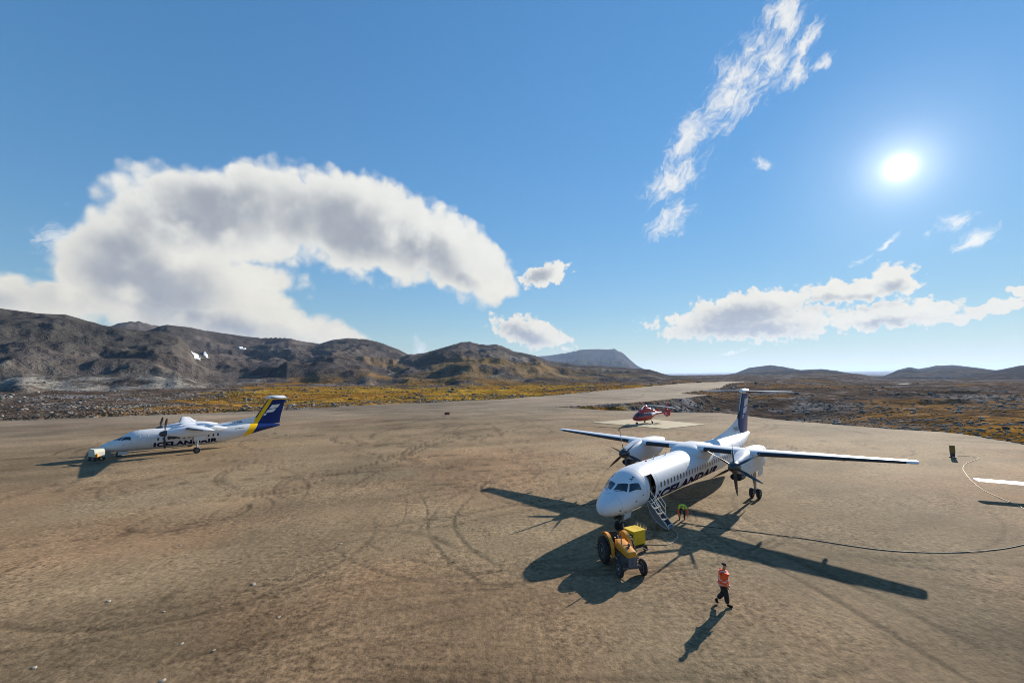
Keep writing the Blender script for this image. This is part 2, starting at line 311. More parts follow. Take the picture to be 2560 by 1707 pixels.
def mat_moor():
    m = bpy.data.materials.new('moor_and_rock'); m.use_nodes = True; t = m.node_tree; t.nodes.clear(); nt = NT(t)
    out = nt.new('ShaderNodeOutputMaterial'); b = nt.new('ShaderNodeBsdfPrincipled'); b.inputs['Roughness'].default_value = 1.0; b.inputs['Specular IOR Level'].default_value = .0
    col = nt.new('ShaderNodeAttribute', {'attribute_name': 'Col'}).outputs['Color']
    p = nt.new('ShaderNodeNewGeometry').outputs['Position']
    n3 = nt.noise(p, .3, 4, .65); n4 = nt.noise(p, .04, 6, .7)
    vm = nt.math('ADD', nt.math('MULTIPLY', nt.math('SUBTRACT', n3, .5), 1.4), nt.math('MULTIPLY', nt.math('SUBTRACT', n4, .5), 1.3))
    nt.set(b.inputs['Base Color'], nt.vmath('SCALE', col, scale=nt.math('MAXIMUM', nt.math('ADD', 1.0, vm), .2)))
    bm = nt.new('ShaderNodeBump', Strength=.75, Distance=2.0); nt.set(bm.inputs['Height'], nt.math('ADD', n3, nt.math('MULTIPLY', n4, 4.5)))
    nt.set(b.inputs['Normal'], bm.outputs[0]); nt.set(out.inputs[0], b.outputs[0])
    return m
M_GRAVEL = mat_gravel(); M_MOOR = mat_moor()

def undul(x, y): return (fbm(x, y, 22, 4, 5) - .5) * .06 + (fbm(x, y, 2.2, 3, 8) - .5) * .008
def build_terrain():
    az = np.concatenate([np.linspace(-55, 55, 1000), np.arange(58, 304, 6.0)])
    ri = 4276.0
    near = np.unique(np.concatenate([ri / np.linspace(ri / 7.0, ri / 240.0, 410), np.arange(84, 250, 1.15)]))
    far = np.geomspace(252, 9000, 240)
    rad = np.concatenate([[.5, 3.0], near, far, np.geomspace(9000, 30000, 8)[1:]])
    A, RR = np.meshgrid(np.radians(az), rad, indexing='ij')
    x = RR * np.sin(A); y = RR * np.cos(A); x = x.ravel(); y = y.ravel()
    z, sd, sde, rid, tt, azd, r = terrain(x, y)
    g = 1 - sst(sde, -.8, .8)
    # ---------- gravel relief and colour
    nearm = (r < 320) & (sd < 2)
    tr = np.zeros_like(x); tr[nearm] = track_field(x[nearm], y[nearm])
    und = undul(x, y)
    z = z + g * np.where(r < 320, und - tr * .05, 0)
    big = fbm(x, y, 30, 4, 201); mid = fbm(x, y, 6, 4, 202); red = fbm(x, y, 18, 4, 203); stre = fbm(x * .8 + y * .3, (y * .8 - x * .3) * 3.5, 9, 4, 204)
    gc = np.stack([np.full_like(x, .208), np.full_like(x, .149), np.full_like(x, .088)], 1)
    gc *= (1 + (big - .5) * .95 + (mid - .5) * .6 + (stre - .5) * .6)[:, None]
    w = sst(red, .5, .72)[:, None] * .55; gc = gc * (1 - w) + w * gc * np.array([1.12, .93, .86])
    w = sst(fbm(x, y, 16, 3, 206), .54, .74)[:, None] * .6; gc = gc * (1 - w) + w * gc * np.array([.84, .90, .92])
    grey = (sst(r, 70, 160))[:, None] * .5; gc = gc * (1 - grey) + grey * gc.mean(1, keepdims=True) * np.array([1.10, 1.0, .86])
    gc *= (1 - .58 * tr)[:, None]
    dkp = np.exp(-(((x - 74) / 13) ** 2 + ((y - 60) / 13) ** 2)) * sst(fbm(x * .5 + y * .86, (y * .5 - x * .86) * .12, 4, 3, 230), .38, .6); gc *= (1 - .55 * dkp)[:, None]
    # ---------- moor and hill colour
    n1 = fbm(x, y, 26, 5, 61, .6); n2 = fbm(x, y, 90, 5, 62, .6); n3 = fbm(x, y, 7, 4, 63, .6); n4 = fbm(x, y, 240, 5, 64, .62)
    mc = np.stack([.115 + 0 * x, .086 + 0 * x, .066 + 0 * x], 1) * (1 + (n3 - .5) * 1.2 + (n1 - .5) * .8)[:, None]
    stone = sst(n1 * .6 + n3 * .4, .50, .60)[:, None]; mc = mc * (1 - stone * .8) + stone * .8 * np.array([.19, .178, .18]) * (1 + (n3 - .5) * 1.4)[:, None]
    side = x * .743 - y * .669
    gband = np.exp(-((sd - 5) / 15) ** 2) * sst(side, 0, 30) * (1 - sst(x, 115, 150)) * 2.2
    gl = sst(azd, -42, -26) * (1 - sst(azd, 16, 24)) * np.exp(-((np.log(r / 300)) / .6) ** 2)
    gmask = np.clip(gband + gl * .95 + .42 * sst(n2, .46, .60) * (r < 900), 0, 1)
    gr = (sst(n2 * .45 + n1 * .42 + n3 * .13 + gmask * .28, .59, .70) * np.clip(gmask * 1.6, 0, 1) * (sd > .5))[:, None]
    oc = (np.array([.42, .26, .03]) * (1 - sst(n2, .42, .6)[:, None]) + np.array([.27, .14, .03]) * sst(n2, .42, .6)[:, None]) * (1 - .4 * sst(n1, .45, .65)[:, None]) * (1 + (n3 - .5)[:, None] * .9)
    mc = mc * (1 - gr) + gr * oc
    hc = np.stack([.118 + 0 * x, .102 + 0 * x, .094 + 0 * x], 1) * (1 + (n2 - .5) * .9 + (n1 - .5) * .7)[:, None]
    sc_ = (sst(n4 * .5 + n1 * .5 - tt * .12, .50, .60) * (1 - sst(tt, .55, .95)))[:, None] * .75; hc = hc * (1 - sc_) + sc_ * np.array([.30, .275, .235]) * (1 + (n3 - .5) * 1.3)[:, None]
    mos = (sst(n2, .46, .62) * (1 - sst(tt, .4, .9)) * sst(azd, -30, -12))[:, None] * .6 * (rid > 0)[:, None]; hc = hc * (1 - mos) + mos * np.array([.26, .16, .05])
    dk = sst(fbm(x, y, 160, 4, 66), .50, .62)[:, None] * .55; hc = hc * (1 - dk) + dk * np.array([.05, .047, .047])
    cloud_shade = (sst(-azd, 33, 40) * (rid == 1) * sst(n4 * .6 + n2 * .4 + tt * .25, .42, .62))[:, None] * .6; hc = hc * (1 - cloud_shade) + cloud_shade * np.array([.042, .044, .04])  # cloud shadow over the left hill, painted into its colour
    hm = (sst(tt, .0, .16) * (rid > 0))[:, None]
    pale = (sst(-azd, 30, 38) * (rid == 1) * np.exp(-((tt - .10) / .12) ** 2) * sst(n1 * .5 + n3 * .5, .38, .55))[:, None]
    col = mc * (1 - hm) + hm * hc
    col = col * (1 - pale * .8) + pale * .8 * np.array([.30, .285, .25])
    emb = (sst(sde, .2, 1.5) * (1 - sst(sde, 16, 24)) * (side > -10) * (x > 5) * (y > 118))[:, None]; col = col * (1 - emb * .95) + emb * .95 * np.array([.085, .08, .08]) * (1 + (n3 - .5) * 1.2)[:, None]
    col = col * (1 - g[:, None]) + g[:, None] * gc
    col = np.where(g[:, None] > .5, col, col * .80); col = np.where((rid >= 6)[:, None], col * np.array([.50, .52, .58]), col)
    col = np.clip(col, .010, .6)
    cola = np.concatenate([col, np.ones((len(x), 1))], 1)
    V = np.stack([x, y, z], 1)
    na, nr = len(az), len(rad)
    I = np.arange(na)[:, None]; J = np.arange(nr - 1)[None, :]; I2 = (I + 1) % na
    F = np.stack([(I * nr + J), (I * nr + J + 1), (I2 * nr + J + 1), (I2 * nr + J)], -1).reshape(-1, 4)
    fi = F[:, 0]
    fsd = sde[F].mean(1); frid = rid[F].max(1); fx = x[F].mean(1); fy = y[F].mean(1); fr = r[F].mean(1); ft = tt[F].mean(1)
    fside = side[F].mean(1)
    cls = np.full(len(F), 2)
    cls[fsd < 0] = 0
    inrun = (fsd < 0) & (fside < -88 + 0 * fx) | (fsd < 0) & (fy > 150)
    cls[inrun] = 1
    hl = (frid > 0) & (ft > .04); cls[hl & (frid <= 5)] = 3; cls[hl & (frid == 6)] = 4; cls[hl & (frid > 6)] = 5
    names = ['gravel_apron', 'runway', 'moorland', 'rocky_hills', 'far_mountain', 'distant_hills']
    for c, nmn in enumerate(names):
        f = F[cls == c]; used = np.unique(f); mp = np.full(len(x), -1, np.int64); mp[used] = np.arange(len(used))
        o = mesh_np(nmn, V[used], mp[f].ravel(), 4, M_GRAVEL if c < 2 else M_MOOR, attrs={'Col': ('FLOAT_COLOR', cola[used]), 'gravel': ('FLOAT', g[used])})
        o['kind'] = 'structure'
build_terrain()

# ------------------------------------------------------------------ simple materials
def mat(name, col, rough=.5, metal=0.0, spec=.5, coat=0.0, var=.12, scale=6.0, bump=0.0, dirt=None):
    m = bpy.data.materials.new(name); m.use_nodes = True; t = m.node_tree; t.nodes.clear(); nt = NT(t)
    out = nt.new('ShaderNodeOutputMaterial'); b = nt.new('ShaderNodeBsdfPrincipled')
    p = nt.new('ShaderNodeTexCoord').outputs['Object']
    n = nt.noise(p, scale, 5, .6)
    c = nt.vmath('SCALE', c4(col)[:3], scale=nt.math('ADD', 1.0, nt.math('MULTIPLY', nt.math('SUBTRACT', n, .5), var * 2)))
    if dirt:
        st = nt.new('ShaderNodeMapping', Vector=p); st.inputs['Scale'].default_value = (.35, 1.6, 1.6)
        c = nt.mix(nt.math('MULTIPLY', nt.smooth(nt.noise(st.outputs[0], 1.3, 6, .65), .52, .75), dirt[1]), c, c4(dirt[0]))
    nt.set(b.inputs['Base Color'], c)
    nt.set(b.inputs['Roughness'], nt.math('ADD', rough, nt.math('MULTIPLY', nt.math('SUBTRACT', n, .5), .12 if rough > .1 else 0.0)))
    b.inputs['Metallic'].default_value = metal; b.inputs['Specular IOR Level'].default_value = spec; b.inputs['Coat Weight'].default_value = coat; b.inputs['Coat Roughness'].default_value = .08
    if bump:
        bp = nt.new('ShaderNodeBump', Strength=.6, Distance=bump); nt.set(bp.inputs['Height'], nt.noise(p, scale * 3, 4, .6)); nt.set(b.inputs['Normal'], bp.outputs[0])
    nt.set(out.inputs[0], b.outputs[0])
    return m

# sea beyond the hills
def build_sea():
    m = bpy.data.materials.new('sea_water'); m.use_nodes = True; nt = NT(m.node_tree); b = m.node_tree.nodes['Principled BSDF']
    b.inputs['Base Color'].default_value = (.02, .035, .045, 1); b.inputs['Roughness'].default_value = .22; b.inputs['IOR'].default_value = 1.33
    p = nt.new('ShaderNodeNewGeometry').outputs['Position']; bp = nt.new('ShaderNodeBump', Strength=.5, Distance=3.0); nt.set(bp.inputs['Height'], nt.noise(p, .02, 5, .6)); nt.set(b.inputs['Normal'], bp.outputs[0])
    a = np.radians(np.linspace(-180, 180, 97)); V = []; F = []
    for rr in (1500, 40000):
        for t in a: V.append((rr * math.sin(t), rr * math.cos(t), -40.0))
    for i in range(96): F += [i, i + 97, i + 98, i + 1]
    o = mesh_np('sea', np.array(V), np.array(F), 4, m, smooth=False); o['kind'] = 'structure'
build_sea()
# ------------------------------------------------------------------ mesh builder
class MB:
    def __init__(s): s.v = []; s.f = []
    def add(s, V, F):
        o = len(s.v); s.v += [tuple(map(float, p)) for p in V]; s.f += [tuple(i + o for i in f) for f in F]; return s
    def box(s, c, size, rot=None, taper=1.0):
        hx, hy, hz = size[0] / 2, size[1] / 2, size[2] / 2
        P = [Vector((x * hx * (taper if z > 0 else 1), y * hy * (taper if z > 0 else 1), z * hz)) for z in (-1, 1) for x, y in ((-1, -1), (1, -1), (1, 1), (-1, 1))]
        M = Euler([R(a) for a in rot]).to_matrix() if rot else Matrix.Identity(3)
        return s.add([M @ p + Vector(c) for p in P], [(3, 2, 1, 0), (4, 5, 6, 7), (0, 1, 5, 4), (1, 2, 6, 5), (2, 3, 7, 6), (3, 0, 4, 7)])
    def loft(s, rings, cap0=True, cap1=True, closed=True):
        n = len(rings[0]); V = [p for r in rings for p in r]; F = []
        m = n if closed else n - 1
        for i in range(len(rings) - 1):
            for j in range(m):
                k = (j + 1) % n; F.append((i * n + j, i * n + k, (i + 1) * n + k, (i + 1) * n + j))
        if closed and cap0: F.append(tuple(range(n - 1, -1, -1)))
        if closed and cap1: F.append(tuple((len(rings) - 1) * n + j for j in range(n)))
        return s.add(V, F)
    def tube(s, pts, rad, n=8, caps=True):
        pts = [Vector(p) for p in pts]; rad = rad if isinstance(rad, (list, tuple)) else [rad] * len(pts); rings = []; up = None
        for i, p in enumerate(pts):
            t = ((pts[min(i + 1, len(pts) - 1)] - pts[max(i - 1, 0)])).normalized()
            if up is None: up = Vector((0, 0, 1)) if abs(t.z) < .9 else Vector((1, 0, 0))
            a = t.cross(up).normalized(); b = a.cross(t).normalized(); up = b
            rings.append([p + (a * math.cos(q) + b * math.sin(q)) * rad[i] for q in (2 * math.pi * k / n for k in range(n))])
        return s.loft(rings, caps, caps)
    def lathe(s, prof, c=(0, 0, 0), axis='Y', n=24, caps=True):
        rings = []
        for (r, h) in prof:
            ring = []
            for k in range(n):
                a = 2 * math.pi * k / n; u, w = r * math.cos(a), r * math.sin(a)
                p = {'Y': (u, h, w), 'X': (h, u, w), 'Z': (u, w, h)}[axis]
                ring.append((p[0] + c[0], p[1] + c[1], p[2] + c[2]))
            rings.append(ring)
        return s.loft(rings, caps, caps)
    def build(s, name, mt, parent=None, smooth=38, loc=None, recalc=True, label=None):
        me = bpy.data.meshes.new(name); me.from_pydata(s.v, [], s.f)
        if recalc:
            bm = bmesh.new(); bm.from_mesh(me); bmesh.ops.recalc_face_normals(bm, faces=bm.faces); bm.to_mesh(me); bm.free()
        if smooth:
            me.polygons.foreach_set('use_smooth', np.ones(len(me.polygons), dtype=bool)); me.set_sharp_from_angle(angle=R(smooth))
        me.materials.append(mt); me.update()
        o = bpy.data.objects.new(name, me); COL.objects.link(o); o.parent = parent
        if loc: o.location = loc
        if label: o['label'] = label
        return o
def copy_tree(o, parent=None):
    c = o.copy(); COL.objects.link(c); c.parent = parent
    for ch in list(o.children): copy_tree(ch, c)
    return c

def pchip(x, xs, ys):
    h = np.diff(xs); dl = np.diff(ys) / h; m = np.zeros(len(xs))
    for i in range(1, len(xs) - 1):
        if dl[i - 1] * dl[i] > 0:
            w1 = 2 * h[i] + h[i - 1]; w2 = h[i] + 2 * h[i - 1]; m[i] = (w1 + w2) / (w1 / dl[i - 1] + w2 / dl[i])
    m[0] = dl[0]; m[-1] = dl[-1]
    i = int(np.clip(np.searchsorted(xs, x) - 1, 0, len(xs) - 2)); t = (x - xs[i]) / h[i]
    return (2 * t**3 - 3 * t**2 + 1) * ys[i] + (t**3 - 2 * t**2 + t) * h[i] * m[i] + (-2 * t**3 + 3 * t**2) * ys[i + 1] + (t**3 - t**2) * h[i] * m[i + 1]

# ------------------------------------------------------------------ materials
M_WHITE = mat('aircraft_white', (.68, .70, .73), .42, coat=.04, spec=.15, var=.03, scale=1.5, dirt=((.5, .47, .42), .35))
M_NAVY = mat('navy_paint', (.012, .030, .16), .4, spec=.2, coat=.05, var=.1)
M_TEXT = mat('navy_lettering', (.010, .010, .055), .7, spec=.03, var=.05)
M_LOGO = mat('white_logo', (.72, .74, .76), .35, var=.04)
M_BOOT = mat('black_deicing_rubber', (.016, .016, .022), .42, var=.2, scale=3)
M_BLACK = mat('black_plastic', (.013, .013, .014), .4, var=.2)
M_RUBBER = mat('tyre_rubber', (.022, .021, .02), .85, var=.3, scale=12, bump=.01)
M_GLASS = mat('dark_window_glass', (.012, .016, .024), .06, spec=.8, var=.0)
M_STEEL = mat('gear_steel', (.42, .43, .44), .38, metal=.6, var=.15)
M_ALU = mat('bright_aluminium', (.72, .72, .70), .3, metal=.55, var=.08)
M_PROP = mat('propeller_black', (.028, .027, .03), .28, coat=.3, var=.2)
M_RIM = mat('wheel_rim', (.5, .5, .5), .45, metal=.3, var=.1)
M_DARKIN = mat('dim_cabin_lining', (.10, .085, .075), .7, var=.2)
M_LOUVRE = mat('dark_louvre', (.03, .032, .04), .6, var=.1)

def mat_livery():
    """white body with a slanted yellow band and navy tail, in aircraft coordinates"""
    m = bpy.data.materials.new('tail_band_livery'); m.use_nodes = True; nt = NT(m.node_tree); b = m.node_tree.nodes['Principled BSDF']
    p = nt.new('ShaderNodeTexCoord').outputs['Object']; s = nt.new('ShaderNodeSeparateXYZ', Vector=p)
    d = nt.math('SUBTRACT', s.outputs[0], nt.math('MULTIPLY', nt.math('SUBTRACT', s.outputs[2], 3.3), .56))
    yel = nt.smooth(d, 16.74, 16.78); nav = nt.smooth(d, 17.78, 17.82); top = nt.smooth(s.outputs[2], 6.66, 6.69)
    n = nt.noise(p, 2.0, 5, .6)
    w = nt.vmath('SCALE', (.74, .76, .78), scale=nt.math('ADD', .80, nt.math('MULTIPLY', n, .08)))
    c = nt.mix(nav, nt.mix(yel, w, (.82, .50, .006, 1)), (.004, .022, .13, 1)); c = nt.mix(top, c, (.82, .50, .006, 1))
    nt.set(b.inputs['Base Color'], c); b.inputs['Roughness'].default_value = .4; b.inputs['Specular IOR Level'].default_value = .15; b.inputs['Coat Weight'].default_value = .04; b.inputs['Coat Roughness'].default_value = .08
    return m
M_LIVERY = mat_livery()

# ------------------------------------------------------------------ aircraft
class Body:
    """a fuselage lofted from stations (x aft, top z, bottom z, half width)"""
    def __init__(s, st): s.A = np.array(st)
    def sec(s, x): return [pchip(x, s.A[:, 0], s.A[:, k]) for k in (1, 2, 3)]
    def at(s, x, th):
        t, b, w = s.sec(x); return Vector((x, w * math.sin(th), (t + b) / 2 + (t - b) / 2 * math.cos(th)))
    def pt(s, x, deg, off=0.0):
        th = R(deg); p = s.at(x, th)
        if off:
            u = s.at(x + .02, th) - s.at(x - .02, th); w = s.at(x, th + .01) - s.at(x, th - .01); p = p + w.cross(u).normalized() * -off
        return p
def patch(body, name, q, mt, parent, off=.008, n=6, thick=True, label=None):
    """a pane bounded by four (x, angle) corners TL TR BR BL that follows the skin"""
    m = MB(); V = []; F = []
    for i in range(n + 1):
        for j in range(n + 1):
            u, v = i / n, j / n
            a = [(1 - u) * (1 - v) * q[0][k] + u * (1 - v) * q[1][k] + u * v * q[2][k] + (1 - u) * v * q[3][k] for k in (0, 1)]
            V.append(body.pt(a[0], a[1], off))
    for i in range(n):
        for j in range(n): F.append((i * (n + 1) + j, (i + 1) * (n + 1) + j, (i + 1) * (n + 1) + j + 1, i * (n + 1) + j + 1))
    m.add(V, F)
    # rim down into the skin
    per = [i * (n + 1) for i in range(n + 1)] + [n * (n + 1) + j for j in range(1, n + 1)] + [i * (n + 1) + n for i in range(n - 1, -1, -1)] + [j for j in range(n - 1, 0, -1)]
    base = len(m.v); cen = sum((Vector(v) for v in V), Vector()) / len(V)
    for i in per:
        u = i // (n + 1) / n; v = i % (n + 1) / n
        a = [(1 - u) * (1 - v) * q[0][k] + u * (1 - v) * q[1][k] + u * v * q[2][k] + (1 - u) * v * q[3][k] for k in (0, 1)]
        m.v.append(tuple(body.pt(a[0], a[1], -.01)))
    L = len(per)
    for k in range(L): m.f.append((per[k], per[(k + 1) % L], base + (k + 1) % L, base + k))
    return m.build(name, mt, parent, smooth=50, label=label)
_text_cache = {}
def text_mesh(txt, cuts=8, bold=.012):
    """flat glyph outlines scaled to a unit square, sliced so that they can follow a curved skin"""
    key = (txt, cuts)
    if key in _text_cache: return _text_cache[key]
    cu = bpy.data.curves.new('lettering', 'FONT'); cu.body = txt; cu.offset = bold; cu.resolution_u = 3; cu.space_character = 1.06
    o = bpy.data.objects.new('lettering', cu); COL.objects.link(o); bpy.context.view_layer.update()
    me = bpy.data.meshes.new_from_object(o.evaluated_get(bpy.context.evaluated_depsgraph_get()))
    bpy.data.objects.remove(o); bpy.data.curves.remove(cu)
    co = np.array([v.co[:] for v in me.vertices]); lo = co.min(0); hi = co.max(0)
    bm = bmesh.new(); bm.from_mesh(me); bpy.data.meshes.remove(me)
    for i in range(1, cuts):
        y = lo[1] + (hi[1] - lo[1]) * i / cuts
        bmesh.ops.bisect_plane(bm, geom=bm.verts[:] + bm.edges[:] + bm.faces[:], plane_co=(0, y, 0), plane_no=(0, 1, 0))
    bm.verts.index_update()
    V = [((v.co.x - lo[0]) / (hi[0] - lo[0]), (v.co.y - lo[1]) / (hi[1] - lo[1])) for v in bm.verts]; F = [[v.index for v in f.verts] for f in bm.faces]
    bm.free(); _text_cache[key] = (V, F); return V, F
def lettering(body, name, txt, x0, x1, dtop, dbot, side, mt, parent, cuts=8, bold=.012, off=.007):
    V, F = text_mesh(txt, cuts, bold); m = MB()
    P = []
    for u, v in V:
        x = x0 + (x1 - x0) * (u if side < 0 else 1 - u); P.append(body.pt(x, side * (dbot + (dtop - dbot) * v), off))
    m.add(P, F); return m.build(name, mt, parent, smooth=60, recalc=False)
def airfoil(n=11, t=.15, camber=.02):
    xs = [.5 * (1 - math.cos(math.pi * i / n)) for i in range(n + 1)]
    yt = lambda x: 5 * t * (.2969 * math.sqrt(x) - .126 * x - .3516 * x * x + .2843 * x**3 - .1036 * x**4)
    yc = lambda x: camber * 4 * x * (1 - x)
    return [(x, yc(x) + yt(x)) for x in reversed(xs)] + [(x, yc(x) - yt(x)) for x in xs[1:-1]]
def wing_part(secs, name, mt, parent, t=.15, camber=.02, vertical=False):
    """secs: (span, x leading edge, chord, z)"""
    af = airfoil(11, t, camber); m = MB(); rings = []
    for (s_, xl, c, z) in secs:
        rings.append([(xl + a * c, b * c, s_) if vertical else (xl + a * c, s_, z + b * c) for a, b in af])
    m.loft(rings); return m.build(name, mt, parent, smooth=40)
def boot_part(secs, name, mt, parent, t=.15, camber=.02, vertical=False, depth=.09):
    """the rubber strip that wraps the leading edge"""
    af = [p for p in airfoil(22, t, camber) if p[0] <= depth]
    af = sorted(af, key=lambda p: (p[1] - camber * 4 * p[0] * (1 - p[0])) * -1)
    up = sorted([p for p in af if p[1] >= camber * 4 * p[0] * (1 - p[0]) - 1e-9], key=lambda p: -p[0]); dn = sorted([p for p in af if p not in up], key=lambda p: p[0])
    out = [(x - .006 if x < .03 else x, z + (.004 if z >= 0 else -.004)) for x, z in up + dn]
    inn = [(x + .02, z * .8) for x, z in reversed(up + dn)]
    m = MB(); rings = []
    for (s_, xl, c, z) in secs: rings.append([(xl + a * c, b * c, s_) if vertical else (xl + a * c, s_, z + b * c) for a, b in out + inn])
    m.loft(rings); return m.build(name, mt, parent, smooth=40)
def sup(x, zt, zb, hw, n=24, p=2.6, y0=0.0):
    out = []
    for k in range(n):
        a = 2 * math.pi * k / n; c, s_ = math.cos(a), math.sin(a)
        e = 2 / p; out.append((x, y0 + hw * math.copysign(abs(s_) ** e, s_), (zt + zb) / 2 + (zt - zb) / 2 * math.copysign(abs(c) ** e, c)))
    return out
def wheel(parent, c, r, w, name='wheel', tyre_mat=None, rim_mat=None, axis='Y', rim=.56, lugs=0):
    tm = tyre_mat or M_RUBBER; rm = rim_mat or M_RIM
    e = empty(name); e.parent = parent; e.location = c
    ri = r * rim
    prof = [(ri, -w * .38), (ri * 1.08, -w * .46), (r * .86, -w * .5), (r * .97, -w * .36), (r, -w * .15), (r, w * .15), (r * .97, w * .36), (r * .86, w * .5), (ri * 1.08, w * .46), (ri, w * .38)]
    t = MB().lathe(prof, axis=axis, n=28)
    if lugs:
        for k in range(lugs):
            a = 2 * math.pi * k / lugs
            for sgn in (-1, 1):
                t.box((math.cos(a + sgn * .07) * (r + .008), sgn * w * .24, math.sin(a + sgn * .07) * (r + .008)), (.05, w * .5, .035), rot=(0, -math.degrees(a) + 90, sgn * 35))
    t.build('tyre', tm, e)
    MB().lathe([(ri * .98, -w * .36), (ri * .86, -w * .40), (ri * .8, -w * .2), (ri * .3, -w * .18), (ri * .26, -w * .42), (ri * .04, -w * .43), (ri * .04, w * .43), (ri * .26, w * .42), (ri * .3, w * .18), (ri * .8, w * .2), (ri * .86, w * .40), (ri * .98, w * .36)], axis=axis, n=24).build('rim', rm, e)
    return e
def prop(parent, x, y, z, rad, nb, phase):
    e = empty('propeller'); e.parent = parent; e.location = (x, y, z)
    MB().lathe([(.02, -.62), (.13, -.60), (.25, -.50), (.34, -.32), (.40, -.08), (.42, .16), (.41, .22)], axis='X', n=28).build('spinner', M_PROP, e)
    b = MB(); rings = []
    for k in range(11):
        t = k / 10; r = .30 + (rad - .30) * t
        c = (.12 + .18 * math.sin(min(t * 2.0, 1) * math.pi / 2)) * (1 if t < .7 else 1 - .62 * ((t - .7) / .3) ** 2); th = .07 * (1 - t) + .012
        tw = R(52 * (1 - t) ** 1.4 + 9); sw = .10 * t * t
        ring = []
        for q in range(10):
            a = 2 * math.pi * q / 10; u = math.cos(a) * c / 2; w = math.sin(a) * th / 2 * (1.0 if math.cos(a) < 0 else .8)
            ring.append((sw + u * math.cos(tw) - w * math.sin(tw), u * math.sin(tw) + w * math.cos(tw), r))
        rings.append(ring)
    b.loft(rings); first = None
    for k in range(nb):
        if first is None: first = o = b.build('blade', M_PROP, e)
        else: o = first.copy(); COL.objects.link(o); o.parent = e
        o.rotation_euler = (R(phase + 360 * k / nb), 0, 0)
    return e
def flag_logo(parent, mt, o, ux, uz, yoff, name='tail_logo'):
    """the airline's waving flag mark: two wide bands and a small tail, on a fin side; o = origin, ux/uz = scale"""
    bands = [[(.28, 1.0), (.48, .985), (.74, 1.02), (1.0, 1.03), (.94, .70), (.70, .68), (.46, .64), (.22, .62)],
             [(.19, .55), (.44, .57), (.68, .61), (.90, .62), (.80, .33), (.58, .30), (.38, .27), (.12, .29)],
             [(.09, .22), (.32, .22), (.26, .04), (.10, .0)]]
    for sgn in (-1, 1):
        m = MB()
        for bnd in bands:
            P = [(o[0] + (u * ux) + (v - .5) * uz * o[2], sgn * yoff, o[1] + v * uz) for u, v in bnd]; n = len(P)
            Q = [(p[0], p[1] - sgn * .012, p[2]) for p in P]
            m.add(P + Q, [tuple(range(n)), tuple(range(2 * n - 1, n - 1, -1))] + [(i, (i + 1) % n, n + (i + 1) % n, n + i) for i in range(n)])
        m.build(name, mt, parent, smooth=None)

